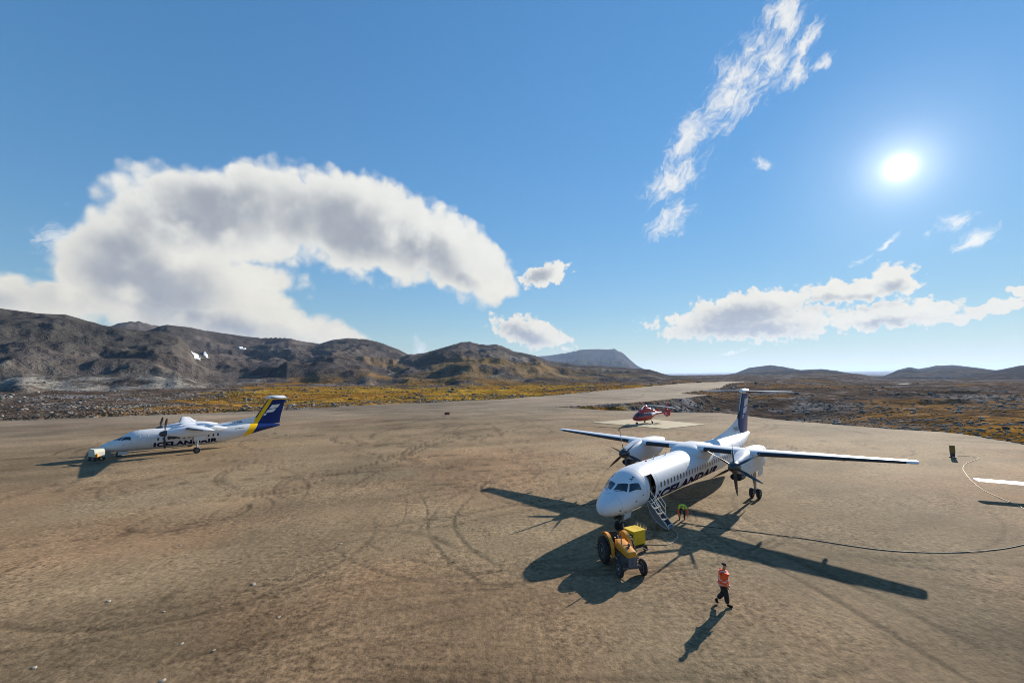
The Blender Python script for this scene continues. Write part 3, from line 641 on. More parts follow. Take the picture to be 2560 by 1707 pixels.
def dash(P):
    e = empty('turboprop_airliner', P['loc'], P['rz']); B = Body(P['st']); L = P['st'][-1][0]
    z0 = P['dz']; skin = P['skin']
    # ----- fuselage, with the door cut out
    door = P.get('door'); xs = sorted(set([round(v, 3) for v in list(np.linspace(0, .3, 5)) + list(np.arange(.45, 6, .25)) + list(np.arange(6, L - 2, .4)) + list(np.linspace(L - 2, L, 8))] + (list(door[:2]) if door else [])))
    if door: xs = [x for x in xs if x in door[:2] or min(abs(x - d) for d in door[:2]) > .1]
    n = 128; rings = []; V = []; F = []
    for x in xs: V += [B.at(x, 2 * math.pi * k / n) for k in range(n)]
    for i in range(len(xs) - 1):
        for k in range(n):
            mid = (k + .5) * 360 / n - 360
            if door and door[0] - .01 <= xs[i] and xs[i + 1] <= door[1] + .01 and door[3] < mid < door[2]: continue
            F.append((i * n + k, (i + 1) * n + k, (i + 1) * n + (k + 1) % n, i * n + (k + 1) % n))
    F.append(tuple(range(n))); F.append(tuple((len(xs) - 1) * n + k for k in range(n - 1, -1, -1)))
    fus = MB().add(V, F).build('fuselage', skin, e, smooth=50)
    # fine panel joints
    for x in P['joints']:
        m = MB(); m.loft([[B.pt(x + dx, a, off) for a in range(-150, 151, 6)] for dx, off in ((-.008, .001), (-.006, .004), (.006, .004), (.008, .001))], closed=False); m.build('panel_joint', M_JOINT, fus, smooth=None, recalc=False)
    # ----- glazing
    for sg in (-1, 1):
        for q in P['panes']:
            patch(B, 'windshield_pane', [(x, sg * -a) for x, a in q], M_GLASS, e)
    # wipers
    for sg in (-1, 1):
        MB().tube([B.pt(1.28, sg * 16, .03), B.pt(1.42, sg * 22, .05), B.pt(1.62, sg * 34, .05)], .014, 6).build('wiper', M_BLACK, e)
    def win(x, a0, a1, w, side, name='cabin_window'):
        m = MB(); ac = (a0 + a1) / 2; ha = (a1 - a0) / 2; P_ = []; Q_ = []
        for k in range(16):
            t = 2 * math.pi * k / 16; c, s_ = math.cos(t), math.sin(t); u = w / 2 * math.copysign(abs(c) ** .6, c); v = ha * math.copysign(abs(s_) ** .6, s_)
            P_.append(B.pt(x + u, side * (ac + v), .007)); Q_.append(B.pt(x + u, side * (ac + v), -.01))
        m.add(P_ + Q_, [tuple(range(16))] + [(k, (k + 1) % 16, 16 + (k + 1) % 16, 16 + k) for k in range(16)])
        m.build(name, M_GLASS, e, smooth=40)
    for side in (-1, 1):
        for x in P['wins']: win(x, P['win_a'][0], P['win_a'][1], .22, side)
    # ----- lettering
    for side in (-1, 1):
        t = P['text']; lettering(B, 'airline_lettering', 'ICELANDAIR', t[0], t[1], t[2], t[3], side, M_TEXT, e, 10, .06)
    if P.get('code'): 
        for side in (-1, 1): lettering(B, 'nose_code', P['code'], 2.55, 3.0, 29, 37, side, M_TEXT, e, 4, .02)
    # ----- wings
    wz, sec = P['wing_z'], P['wing']
    for sg in (-1, 1):
        nm = 'wing'; S = [(sg * y, xl, c, wz + dzz) for (y, xl, c, dzz) in sec]
        if sg < 0: S = S[::-1]
        w = wing_part(S, nm, M_WHITE, e, .16, .02)
        def interp(y): 
            ys = [q[0] for q in sec]; return (sg * y, float(np.interp(y, ys, [q[1] for q in sec])), float(np.interp(y, ys, [q[2] for q in sec])), wz + float(np.interp(y, ys, [q[3] for q in sec])))
        for (y0, y1) in P['boots']: boot_part([interp(y0), interp((y0 + y1) / 2), interp(y1)], 'deicing_boot', M_BOOT, w, .16, .02)
        tip = interp(sec[-1][0]); m = MB(); m.loft([[(tip[1] + tip[2] * (.5 + (a - .5) * k), tip[1 - 1] + sg * dy, tip[3] + b * tip[2] * k) for a, b in airfoil(11, .16, .02)] for k, dy in ((.995, -.02), (.96, .10), (.80, .20), (.5, .26))]); m.build('wing_tip', M_WHITE, w)
        for y in P['fairings']:
            q = interp(y); xc = q[1] + q[2] * .86
            MB().tube([(xc - .7, sg * y, q[3] - .12), (xc - .35, sg * y, q[3] - .2), (xc + .1, sg * y, q[3] - .22), (xc + .5, sg * y, q[3] - .14), (xc + .72, sg * y, q[3] - .06)], [.03, .10, .12, .09, .02], 10).build('flap_fairing', M_WHITE, w)
        # trailing edge gap lines of flap and aileron
        q0, q1 = interp(sec[1][0] + .4), interp(sec[-1][0] * .97)
        for fr in (.72,):
            zt = lambda q: q[3] + q[2] * .072
            m = MB().box(((q0[1] + q0[2] * fr + q1[1] + q1[2] * fr) / 2, (q0[0] + q1[0]) / 2, (zt(q0) + zt(q1)) / 2), (.03, abs(q1[0] - q0[0]), .012), rot=(math.degrees(math.atan2(zt(q1) - zt(q0), q1[0] - q0[0])) , 0, -math.degrees(math.atan2((q1[1] + q1[2] * fr) - (q0[1] + q0[2] * fr), q1[0] - q0[0]))))
            m.build('flap_gap', M_JOINT, w)
    # wing-to-body fairing
    x0, x1 = sec[0][1], sec[0][1] + sec[0][2]; m = MB()
    m.loft([sup(x, zt, zb, hw, 28, 2.4) for x, zt, zb, hw in ((x0 - 1.15, wz - .28, wz - .62, .35), (x0 - .9, wz - .04, wz - .75, .85), (x0 - .4, wz + .18, wz - .95, 1.18), (x0 + .2, wz + .30, wz - 1.1, 1.34), (x1 - .5, wz + .30, wz - 1.15, 1.38), (x1 + .5, wz + .16, wz - .95, 1.2), (x1 + 1.6, wz - .04, wz - .7, .8), (x1 + 2.6, wz - .2, wz - .45, .3))])
    m.build('wing_fairing', M_WHITE, e, smooth=45)
    # ----- engines, propellers and main gear
    hx, hy, hz = P['hub']
    for sg in (-1, 1):
        y = sg * hy; nac = empty('nacelle'); nac.parent = e
        MB().loft([sup(hx + dx, hz + a, hz - b, w, 28, pw, y) for dx, a, b, w, pw in P['nac']]).build('cowling', M_WHITE, nac, smooth=45)
        # chin intake
        iz = hz - P['chin']
        MB().loft([sup(hx + .30, iz + .20, iz - .20, .36, 20, 2.2, y), sup(hx + .34, iz + .24, iz - .24, .41, 20, 2.2, y), sup(hx + .9, iz + .30, iz - .25, .46, 20, 2.4, y), sup(hx + 2.0, iz + .35, iz - .12, .40, 20, 2.4, y)], cap0=False).build('intake_lip', M_BOOT, nac)
        MB().loft([sup(hx + .32, iz + .185, iz - .185, .34, 20, 2.2, y), sup(hx + .55, iz + .15, iz - .15, .3, 20, 2.2, y)], cap0=False).build('intake_throat', M_LOUVRE, nac)
        # exhaust
        ex = hx + P['exh']
        MB().tube([(ex - .5, y + sg * .35, hz + .25), (ex, y + sg * .52, hz + .22), (ex + .35, y + sg * .58, hz + .2)], [.2, .2, .18], 14, caps=False).build('exhaust', M_STEEL, nac)
        for k, (dx, dz_) in enumerate(((.9, .05), (1.6, -.2), (2.3, .15))): MB().box((hx + dx, y - .001 * sg + sg * (P['nac'][3][3] + .004), hz + dz_), (.5, .012, .02)).build('cowl_seam', M_JOINT, nac)
        prop(e, hx, y, hz, P['prop_r'], P['blades'], P['phase'][0 if sg < 0 else 1])
        gx = P['gear_x']; g = empty('main_landing_gear'); g.parent = e; wr = P['wheel_r']; gz = P['gear_top']
        MB().tube([(gx + .05, y, gz), (gx, y, wr + .35), (gx, y, wr)], [.13, .10, .075], 12).tube([(gx, y - .30, wr), (gx, y + .30, wr)], .06, 10).build('strut', M_STEEL, g)
        MB().tube([(gx - .75, y - .12, gz + .1), (gx - .04, y - .05, wr + .75)], .055, 8).tube([(gx - .75, y + .12, gz + .1), (gx - .04, y + .05, wr + .75)], .055, 8).build('drag_brace', M_STEEL, g)
        MB().tube([(gx + .06, y, wr + .75), (gx + .28, y, wr + .42), (gx + .06, y, wr + .1)], .035, 6).build('torque_link', M_STEEL, g)
        for s2 in (-1, 1): MB().box((gx + .25, y + s2 * .40, gz - .28), (1.3, .03, .62), rot=(s2 * -8, 0, 0)).build('gear_door', M_WHITE, g)
        for s2 in (-1, 1): wheel(e, (gx, y + s2 * .26, wr), wr, .26)
    # ----- nose gear
    ngx = P['nose_gear_x']; g = empty('nose_landing_gear'); g.parent = e; wr = .29; bz = B.sec(ngx)[1]
    MB().tube([(ngx + .12, 0, bz + .25), (ngx + .03, 0, .55), (ngx, 0, wr)], [.09, .075, .06], 12).tube([(ngx, -.24, wr), (ngx, .24, wr)], .05, 10).build('strut', M_STEEL, g)
    MB().tube([(ngx - .55, 0, bz + .1), (ngx + .02, 0, .62)], .045, 8).tube([(ngx - .05, -.1, .75), (ngx - .28, 0, .5), (ngx - .04, 0, .32)], .035, 6).build('drag_brace', M_BLACK, g)
    MB().box((ngx - .16, 0, .86), (.16, .34, .2)).lathe([(.11, -.28), (.12, -.2), (.05, -.1)], (ngx - .1, -.13, .86), 'X', 14).lathe([(.11, -.28), (.12, -.2), (.05, -.1)], (ngx - .1, .13, .86), 'X', 14).build('taxi_light', M_BLACK, g)
    for s2 in (-1, 1):
        MB().box((ngx + .35, s2 * .36, bz - .18), (.9, .025, .42), rot=(s2 * -14, 0, 0)).build('gear_door', M_WHITE, g)
        wheel(e, (ngx, s2 * .19, wr), wr, .19)
    # ----- tail
    fin = P['fin']; tail = empty('fin'); tail.parent = e
    wing_part(fin, 'fin_surface', P['fin_mat'], tail, .125, 0, True)
    for a, b in P['fin_boot']:
        za, zb = fin[0][0], fin[-1][0]; f = lambda z: (z, float(np.interp(z, [q[0] for q in fin], [q[1] for q in fin])), float(np.interp(z, [q[0] for q in fin], [q[2] for q in fin])), 0)
        boot_part([f(a), f(b)], 'fin_leading_edge', P['fin_edge'], tail, .125, 0, True, depth=P.get('edge_depth', .06))
    if P['fin_mat'] is M_NAVY:
        fr = [(z, x - .012, .0) for z, x in ((5.2, 28.225), (6.5, 29.03), (7.85, 29.87))]; MB().tube([(x, 0, z) for z, x, _ in fr], .045, 8).build('edge_highlight', M_ALU, tail)  # thin bright strip added to stand for the sky highlight on this edge
    # dorsal fillet
    m = MB(); D = P['dorsal']; rings = []
    for (x, zt, zb, hw) in D: rings.append([(x, -hw, zb), (x, -hw * .45, zb + (zt - zb) * .5), (x, -.02, zt), (x, .02, zt), (x, hw * .45, zb + (zt - zb) * .5), (x, hw, zb)])
    m.loft(rings); m.build('dorsal_fillet', M_WHITE, tail, smooth=50)
    tz, tp = P['tail_z'], P['tailplane']
    S = [(-y, xl, c, tz) for (y, xl, c) in tp][::-1] + [(y, xl, c, tz) for (y, xl, c) in tp[1:]]
    tpl = wing_part(S, 'tailplane', M_WHITE, e, .11, 0)
    for sg in (-1, 1): boot_part([(sg * y, xl, c, tz) for (y, xl, c) in (tp[0][0:1] and [(.35, tp[0][1] + (tp[-1][1] - tp[0][1]) * .35 / tp[-1][0], tp[0][2]), (tp[-1][0] * .93, tp[-1][1] - .01, tp[-1][2])])], 'tailplane_boot', M_BOOT, tpl, .11, 0, depth=.10)
    xb = tp[0][1]
    MB().tube([(xb - .75, 0, tz + .02), (xb - .55, 0, tz + .02), (xb - .1, 0, tz + .02), (xb + .8, 0, tz + .03), (xb + 1.8, 0, tz + .03), (xb + tp[0][2] + .25, 0, tz + .02)], [.05, .17, .29, .32, .25, .06], 16).build('tail_bullet', M_WHITE, e)
    flag_logo(tail, M_LOGO, *P['logo'])
    # ----- aerials, lights, small openings
    MB().tube([B.pt(7.4, 0, .0), B.pt(7.4, 0, .16) + Vector((.02, 0, .0)), B.pt(7.4, 0, .30) + Vector((.10, 0, 0))], [.05, .03, .015], 8).build('aerial', M_WHITE, e)
    MB().tube([B.pt(9.4, 0, .0), B.pt(9.4, 0, .22) + Vector((.12, 0, 0))], [.05, .02], 8).build('aerial', M_WHITE, e)
    MB().lathe([(.07, 0), (.06, .06), (.02, .09)], B.pt(6.2, 0, -.01), 'Z', 12).build('beacon', M_BEACON, e)
    for x, a in ((.95, 103), (1.05, 128), (1.45, 118), (2.3, 96), (3.1, 92)):
        for sg in (-1, 1): MB().tube([B.pt(x, sg * a, -.01), B.pt(x - .02, sg * a, .05), B.pt(x - .13, sg * a, .06)], [.025, .02, .012], 6).build('air_data_probe', M_BLACK, e)
    if P.get('louvres'):
        for k in range(3):
            for sg in (-1, 1): patch(B, 'vent_louvre', [(P['louvres'] + k * .42, sg * 62), (P['louvres'] + k * .42 + .3, sg * 62), (P['louvres'] + k * .42 + .3, sg * 67), (P['louvres'] + k * .42, sg * 67)], M_LOUVRE, e, n=3)
    if P.get('reg'):
        x, z, wd, ht, yo = P['reg'][1]; V, F = text_mesh(P['reg'][0], 2, .02)
        for sg in (-1, 1): MB().add([(x + wd * (u if sg < 0 else 1 - u), sg * (yo[0] + (yo[1] - yo[0]) * v), z + ht * v) for u, v in V], F).build('registration', M_TEXT, tail, smooth=None, recalc=False)
    # ----- door outlines
    for (xa, xb_, a0, a1) in P['door_lines']:
        for sg in (-1, 1):
            path = [(xa, a0), (xb_, a0)], [(xb_, a0), (xb_, a1)], [(xb_, a1), (xa, a1)], [(xa, a1), (xa, a0)]
            m = MB()
            for (p, q) in path:
                pts = [B.pt(p[0] + (q[0] - p[0]) * t, sg * (p[1] + (q[1] - p[1]) * t), .002) for t in np.linspace(0, 1, 9)]; m.tube(pts, .009, 4, False)
            m.build('door_outline', M_JOINT, e)
    if door: airstair(e, B, door)
    return e
M_JOINT = mat('panel_joint_grey', (.34, .35, .38), .5, var=.1)
M_BEACON = mat('red_beacon_glass', (.5, .03, .02), .2)

def airstair(e, B, door):
    x0, x1, at, ab = door
    # dim entrance behind the opening
    m = MB(); c = B.at((x0 + x1) / 2, R((at + ab) / 2)); zt = B.at(x0, R(at)).z; zb = B.at(x0, R(ab)).z; yo = -.62
    P = lambda x, y, z: (x, y, z)
    V = [P(x0 - .02, B.at(x0, R(at)).y + .01, zt + .02), P(x1 + .02, B.at(x0, R(at)).y + .01, zt + .02), P(x1 + .02, yo + .75, zt + .02), P(x0 - .02, yo + .75, zt + .02),
         P(x0 - .02, B.at(x0, R(ab)).y + .01, zb - .02), P(x1 + .02, B.at(x0, R(ab)).y + .01, zb - .02), P(x1 + .02, yo + .75, zb - .02), P(x0 - .02, yo + .75, zb - .02)]
    m.add(V, [(0, 1, 2, 3), (7, 6, 5, 4), (2, 6, 7, 3), (0, 3, 7, 4), (1, 5, 6, 2)]); m.build('entrance_lining', M_DARKIN, e, smooth=None, recalc=False)
    MB().box(((x0 + x1) / 2 - .02, yo + .3, (zt + zb) / 2 + .1), (.05, .5, 1.4)).box(((x0 + x1) / 2 + .2, yo + .5, zb + .5), (.3, .4, 1.0)).build('galley_panel', M_JOINT, e)
    # frame around the opening
    pts = [B.pt(x0, a, .006) for a in np.linspace(at, ab, 10)] + [B.pt(x, ab, .006) for x in np.linspace(x0, x1, 4)[1:]] + [B.pt(x1, a, .006) for a in np.linspace(ab, at, 10)[1:]] + [B.pt(x, at, .006) for x in np.linspace(x1, x0, 4)[1:]]
    MB().tube(pts, .028, 6).build('door_frame', M_BLACK, e)
    for xx in (x0 - .05, x1 + .05): MB().tube([B.pt(xx, a, .004) for a in np.linspace(at + 2, ab - 2, 10)], .016, 6).build('door_frame', M_ALU, e)
    # folded-down stair: hinge at the sill, outwards and down to the left (-y)
    st = empty('airstair'); st.parent = e
    h = B.at((x0 + x1) / 2, R(ab)); run = 1.36; top = Vector((0, h.y - .02, h.z)); bot = Vector((0, h.y - run, .20))
    d = (bot - top); ln = d.length; dn = d.normalized(); nrm = Vector((0, -dn.z, dn.y)) if -dn.z > 0 else Vector((0, dn.z, -dn.y)); nrm = Vector((0, dn.z, -dn.y)); nrm = nrm if nrm.z > 0 else -nrm
    # curved outer skin hanging below the steps
    rings = []
    for k in range(13):
        t = k / 12; p = top + d * t - nrm * (.06 + .36 * math.sin(math.pi * min(max(t, .0), 1)) ** .8)
        rings.append([(x0 - .04, p.y, p.z), (x1 + .04, p.y, p.z), (x1 + .04, p.y + nrm.y * .05, p.z + nrm.z * .05), (x0 - .04, p.y + nrm.y * .05, p.z + nrm.z * .05)])
    MB().loft(rings).build('door_skin', M_JOINT, st, smooth=30)
    for k, xx in enumerate((x0 + .02, x1 - .02)):
        MB().tube([(xx, *(top + d * t + nrm * .03)[1:]) for t in (0, .33, .66, 1.0)], .024, 8).build('stringer', M_ALU, st)
        # plate between stringer and skin
        m = MB(); up = []; dnn = []
        for q in range(13):
            t = q / 12; a = top + d * t; b_ = a - nrm * (.06 + .34 * math.sin(math.pi * t) ** .8); up.append(a); dnn.append(b_)
        for off in (-.012, .012):
            pass
        m.loft([[(xx - .012, a.y, a.z), (xx + .012, a.y, a.z), (xx + .012, b_.y, b_.z), (xx - .012, b_.y, b_.z)] for a, b_ in zip(up, dnn)]); m.build('side_plate', M_SIDEPLATE, st, smooth=30)
    for k in range(5):
        p = top + d * (.10 + .20 * k)
        MB().box(((x0 + x1) / 2, p.y + .03, p.z + .02), (x1 - x0 - .05, .21, .035)).build('step', M_STEP, st)
        MB().box(((x0 + x1) / 2, p.y - .085, p.z + .025), (x1 - x0 - .05, .035, .05)).build('step_edge', M_ALU, st)
    for xx in (x0 - .01, x1 + .01):
        a = top + d * .02; b_ = top + d * .62; up = Vector((0, 0, .80))
        pts = [Vector((xx, a.y + .12, a.z + .25)), Vector((xx, a.y + .05, a.z + .80)), Vector((xx, a.y - .06, a.z + .86)), Vector((xx, (a.y + b_.y) / 2, (a.z + b_.z) / 2 + .86)), Vector((xx, b_.y + .06, b_.z + .82)), Vector((xx, b_.y - .02, b_.z + .74)), Vector((xx, b_.y, b_.z + .02))]
        MB().tube(pts, .02, 8).build('handrail', M_ALU, st)
        MB().tube([Vector((xx, a.y - .02, a.z + .42)), Vector((xx, b_.y, b_.z + .40))], .013, 6).build('handrail', M_ALU, st)
    return st
M_SIDEPLATE = mat('door_side_plate', (.14, .15, .16), .5, var=.15)  # even dark grey for the stair's side plates
M_STEP = mat('step_tread', (.05, .05, .055), .6, var=.2)

ST_Q = [(0, 1.80, 1.66, .06), (.06, 1.99, 1.50, .24), (.22, 2.15, 1.38, .42), (.55, 2.34, 1.27, .66), (1.0, 2.55, 1.19, .87), (1.5, 2.76, 1.14, 1.03), (1.9, 2.93, 1.115, 1.12), (2.35, 3.25, 1.105, 1.19), (2.85, 3.52, 1.10, 1.25), (3.5, 3.70, 1.10, 1.305), (4.4, 3.785, 1.10, 1.34), (5.4, 3.80, 1.10, 1.345), (19.5, 3.80, 1.10, 1.345), (22, 3.80, 1.26, 1.33), (24.5, 3.78, 1.72, 1.2), (27, 3.74, 2.3, .95), (29.5, 3.66, 2.86, .58), (31.5, 3.56, 3.22, .25), (32.1, 3.45, 3.34, .08)]
PANES = [[(1.985, -4), (2.28, -34), (1.83, -46), (1.38, -5)], [(2.33, -38), (2.95, -57), (2.97, -77), (1.93, -52)]]
Q400 = dict(loc=(5.319, 27.258, 0), rz=R(90 - 42.961), st=ST_Q, dz=0, skin=M_WHITE, door=(3.98, 4.72, -50.625, -123.75), joints=[1.05, 3.6, 5.15, 10.4, 18.9, 22.3, 26.2],
    panes=PANES, wins=[5.62 + .56 * k for k in range(34)], win_a=(80, 96), text=(5.25, 17.5, 104, 139), code='XA',
    wing_z=3.86, wing=[(0, 13.45, 2.85, 0), (4.42, 13.45, 2.85, .0), (14.1, 14.85, 1.28, .30)], boots=[(1.45, 3.55), (5.35, 13.75)], fairings=[2.6, 7.2, 10.4],
    hub=(11.112, 4.42, 3.23), prop_r=2.055, blades=6, phase=(-3, -12), chin=.80, exh=5.2,
    nac=[(.20, .43, .43, .43, 2), (.35, .47, .50, .47, 2.1), (.8, .56, .72, .54, 2.4), (1.5, .72, .90, .60, 2.8), (2.3, .88, .98, .64, 3), (3.6, .92, 1.0, .66, 3), (5.0, .92, .98, .66, 3), (6.2, .86, .82, .62, 3), (7.2, .72, .40, .5, 2.6), (8.1, .5, -.1, .22, 2)],
    gear_x=16.21, gear_top=2.4, wheel_r=.40, nose_gear_x=2.3,
    fin=[(3.55, 27.05, 4.35, 0), (5.0, 28.1, 3.7, 0), (8.05, 30.0, 2.75, 0)], fin_mat=M_NAVY, fin_boot=[(4.2, 7.9)], fin_edge=M_BOOT, edge_depth=.075,
    dorsal=[(19.6, 3.80, 3.70, .30), (21.5, 3.98, 3.68, .30), (24.0, 4.30, 3.66, .28), (26.0, 4.72, 3.62, .26), (27.4, 5.1, 3.58, .27), (28.3, 5.3, 3.5, .29), (29.0, 4.6, 3.5, .26)],
    tail_z=8.08, tailplane=[(0, 30.3, 2.15), (4.6, 31.1, 1.15)], logo=((29.3, 5.15, .44), 1.75, 2.1, .225), reg=('TF-FXA', (25.9, 4.05, 1.5, .42, (.27, .20))), louvres=None,
    door_lines=[(24.3, 25.3, 60, 118)])
dzd = -.48
ST_D = [(x, t + dzd, b + dzd, w) for x, t, b, w in ST_Q[:12]] + [(11.5, 3.32, .62, 1.345), (13.2, 3.32, .74, 1.335), (15.2, 3.30, 1.16, 1.2), (17.2, 3.24, 1.68, .95), (19.2, 3.08, 2.18, .55), (20.5, 2.92, 2.46, .22), (20.9, 2.80, 2.60, .07)]
_a = R(48.0); _t = (math.sin(_a), math.cos(_a))
D200 = dict(loc=(-51.35 - 1.9 * _t[0], 57.66 - 1.9 * _t[1], 0), rz=R(90 - 48.0), st=ST_D, dz=dzd, skin=M_LIVERY, door=None, joints=[1.05, 3.6, 5.1, 9.5, 12.8],
    panes=PANES, wins=[5.75 + .56 * k for k in range(13)], win_a=(80, 96), text=(5.3, 12.5, 107, 138), code=None,
    wing_z=3.36, wing=[(0, 8.2, 2.6, 0), (3.94, 8.2, 2.6, .05), (12.85, 9.3, 1.15, .42)], boots=[(1.45, 3.2), (4.9, 12.5)], fairings=[2.3, 6.2, 9.2],
    hub=(6.25, 3.94, 2.92), prop_r=1.98, blades=4, phase=(8, 30), chin=.5, exh=4.6,
    nac=[(.20, .42, .42, .42, 2), (.35, .45, .46, .45, 2.1), (.8, .52, .56, .5, 2.4), (1.4, .64, .64, .56, 2.8), (2.1, .74, .66, .58, 3), (3.2, .78, .66, .6, 3), (4.2, .78, .62, .6, 3), (5.2, .70, .5, .55, 2.8), (6.2, .5, .2, .4, 2.5), (6.9, .3, 0, .15, 2)],
    gear_x=9.75, gear_top=2.3, wheel_r=.40, nose_gear_x=1.9,
    fin=[(3.0, 16.75, 4.1, 0), (4.2, 17.5, 3.5, 0), (7.0, 19.2, 2.45, 0)], fin_mat=M_LIVERY, fin_boot=[(4.0, 6.9)], fin_edge=M_BOOT, edge_depth=.05,
    dorsal=[(11.6, 3.32, 3.22, .3), (13.2, 3.50, 3.22, .3), (15.2, 3.80, 3.18, .27), (16.7, 4.10, 3.12, .24), (17.6, 4.2, 3.1, .2), (18.2, 3.8, 3.1, .18)],
    tail_z=7.02, tailplane=[(0, 19.35, 2.1), (3.95, 19.95, 1.15)], logo=((18.75, 4.25, .56), 1.55, 1.65, .225), reg=('TF-FXK', (14.3, 3.42, 1.35, .24, (.28, .23))), louvres=14.6,
    door_lines=[(3.9, 4.7, 55, 118), (5.0, 6.3, 62, 120)])
o = dash(Q400); tag(o, 'large white twin turboprop with open airstair and six-blade propellers, yellow tractor at its nose', 'airplane', 'airliners parked on the gravel apron')
o = dash(D200); tag(o, 'smaller white turboprop with yellow band and blue tail, parked before the rocky hills', 'airplane', 'airliners parked on the gravel apron')
# ------------------------------------------------------------------ ground height for standing things
def gz(x, y): return float(undul(np.array([float(x)]), np.array([float(y)]))[0])
def basis(x, y, heading):   # heading: azimuth of the thing's front, degrees from +Y towards +X; local +x is forward
    return (x, y, gz(x, y)), R(90 - heading)

# ------------------------------------------------------------------ helipad and helicopter
M_PAD = mat('pale_concrete', (.34, .285, .18), .9, var=.22, scale=.5, bump=.004, dirt=((.2, .15, .09), .7))
pad = MB(); c_ = [(17.3, 95.9), (28.9, 83.2), (39.4, 90.2), (30.2, 104.0)]
pad.add([(x, y, -.1) for x, y in c_] + [(x, y, .075) for x, y in c_], [(3, 2, 1, 0), (4, 5, 6, 7), (0, 1, 5, 4), (1, 2, 6, 5), (2, 3, 7, 6), (3, 0, 4, 7)]).build('helipad', M_PAD, smooth=None)['kind'] = 'structure'
M_RED = mat('red_paint', (.46, .022, .03), .28, coat=.4, var=.06)
M_HWHITE = mat('white_stripe_paint', (.75, .74, .72), .35, var=.04)
M_BLADE = mat('rotor_blade_grey', (.62, .60, .56), .45, var=.1)
def helicopter():
    e = empty('helicopter', (24.9, 90.9, .075), R(90 - 57))
    H = Body([(0, 1.28, 1.10, .10), (.15, 1.42, .92, .34), (.5, 1.62, .74, .62), (1.1, 2.08, .60, .86), (1.7, 2.42, .54, .96), (2.4, 2.56, .52, 1.0), (4.4, 2.58, .54, 1.0), (5.2, 2.54, .70, .9), (6.0, 2.46, 1.10, .66), (7.0, 2.36, 1.50, .40), (8.5, 2.24, 1.72, .27), (10.2, 2.12, 1.76, .2), (10.9, 2.05, 1.8, .12)])
    m = MB(); xs = [0, .08, .2, .4, .7, 1.0, 1.3, 1.7, 2.1, 2.6, 3.2, 3.8, 4.4, 4.8, 5.2, 5.6, 6.0, 6.5, 7, 7.8, 8.6, 9.4, 10.2, 10.6, 10.9]
    m.loft([[H.at(x, 2 * math.pi * k / 36) for k in range(36)] for x in xs]); m.build('fuselage', M_RED, e, smooth=50)
    # glazing: windscreen, cockpit doors, cabin windows
    for sg in (-1, 1):
        patch(H, 'windscreen', [(1.35, sg * 3), (1.55, sg * 42), (.62, sg * 62), (.55, sg * 3)], M_GLASS, e)
        patch(H, 'cockpit_window', [(1.62, sg * 44), (2.45, sg * 50), (2.45, sg * 92), (.95, sg * 88)], M_GLASS, e)
        patch(H, 'chin_window', [(.6, sg * 66), (.95, sg * 92), (.75, sg * 108), (.35, sg * 100)], M_GLASS, e)
        for k in range(3): patch(H, 'cabin_window', [(2.72 + k * .58, sg * 54), (3.16 + k * .58, sg * 54), (3.12 + k * .58, sg * 86), (2.70 + k * .58, sg * 86)], M_GLASS, e)
        patch(H, 'white_stripe', [(2.5, sg * 42), (8.8, sg * 40), (8.8, sg * 66), (2.52, sg * 52)], M_HWHITE, e, off=.006, n=14)
        patch(H, 'white_stripe', [(4.6, sg * 52), (8.8, sg * 66), (8.0, sg * 92), (4.8, sg * 88)], M_HWHITE, e, off=.0075, n=12)
    # engine cowling
    MB().loft([sup(x, zt, zb, hw, 24, 2.6) for x, zt, zb, hw in ((1.9, 2.52, 2.40, .3), (2.3, 2.86, 2.3, .55), (2.9, 3.2, 2.3, .66), (3.6, 3.34, 2.3, .70), (4.6, 3.3, 2.3, .70), (5.6, 3.0, 2.2, .6), (6.6, 2.6, 2.1, .4), (7.2, 2.36, 2.1, .2))]).build('engine_cowling', M_RED, e, smooth=45)
    for sg in (-1, 1): MB().tube([(5.2, sg * .42, 2.95), (5.8, sg * .5, 3.0), (6.1, sg * .56, 3.02)], .16, 12).build('exhaust', M_STEEL, e)
    MB().loft([sup(3.2, 3.4, 3.2, .3, 16), sup(3.35, 3.62, 3.2, .36, 16), sup(3.9, 3.7, 3.2, .34, 16), sup(4.3, 3.5, 3.2, .2, 16)]).build('mast_fairing', M_RED, e)
    rt = empty('main_rotor'); rt.parent = e; rt.location = (3.75, 0, 3.72)
    MB().lathe([(.16, -.3), (.16, 0), (.34, .02), (.34, .10), (.18, .16), (.05, .2)], axis='Z', n=18).build('rotor_head', M_RED, rt)
    b = MB(); rings = []
    for k in range(9):
        t = k / 8; x = .25 + 5.72 * t; c = .12 if t < .06 else .385; zz = -.55 * t * t + .06 * t
        rings.append([(x, -c / 2, zz - .08), (x, -c * .2, zz + .03), (x, c / 2, zz + .09), (x, c * .1, zz - .02)])
    b.loft(rings); first = b.build('rotor_blade', M_BLADE, rt, smooth=30)
    for k in range(4):
        o = first if k == 0 else first.copy()
        if k: COL.objects.link(o); o.parent = rt
        o.rotation_euler = (0, 0, R(34 + 90 * k))
    # shrouded tail rotor, fin and tailplane
    fn = MB(); n = 40; ring = lambda r, y: [(10.55 + r * math.cos(2 * math.pi * k / n), y, 2.02 + r * math.sin(2 * math.pi * k / n)) for k in range(n)]
    fn.loft([ring(.55, -.13), ring(.70, -.17), ring(.80, -.08), ring(.80, .08), ring(.70, .17), ring(.55, .13), ring(.55, -.13)], False, False); fn.build('tail_rotor_shroud', M_RED, e, smooth=50)
    hb = MB().lathe([(.12, -.1), (.14, 0), (.12, .1)], (10.55, 0, 2.02), 'Y', 12)
    for k in range(8): hb.box((10.55 + .33 * math.cos(k * .785), 0, 2.02 + .33 * math.sin(k * .785)), (.44, .02, .10), rot=(0, -math.degrees(k * .785), 0))
    hb.build('tail_rotor', M_BLACK, e)
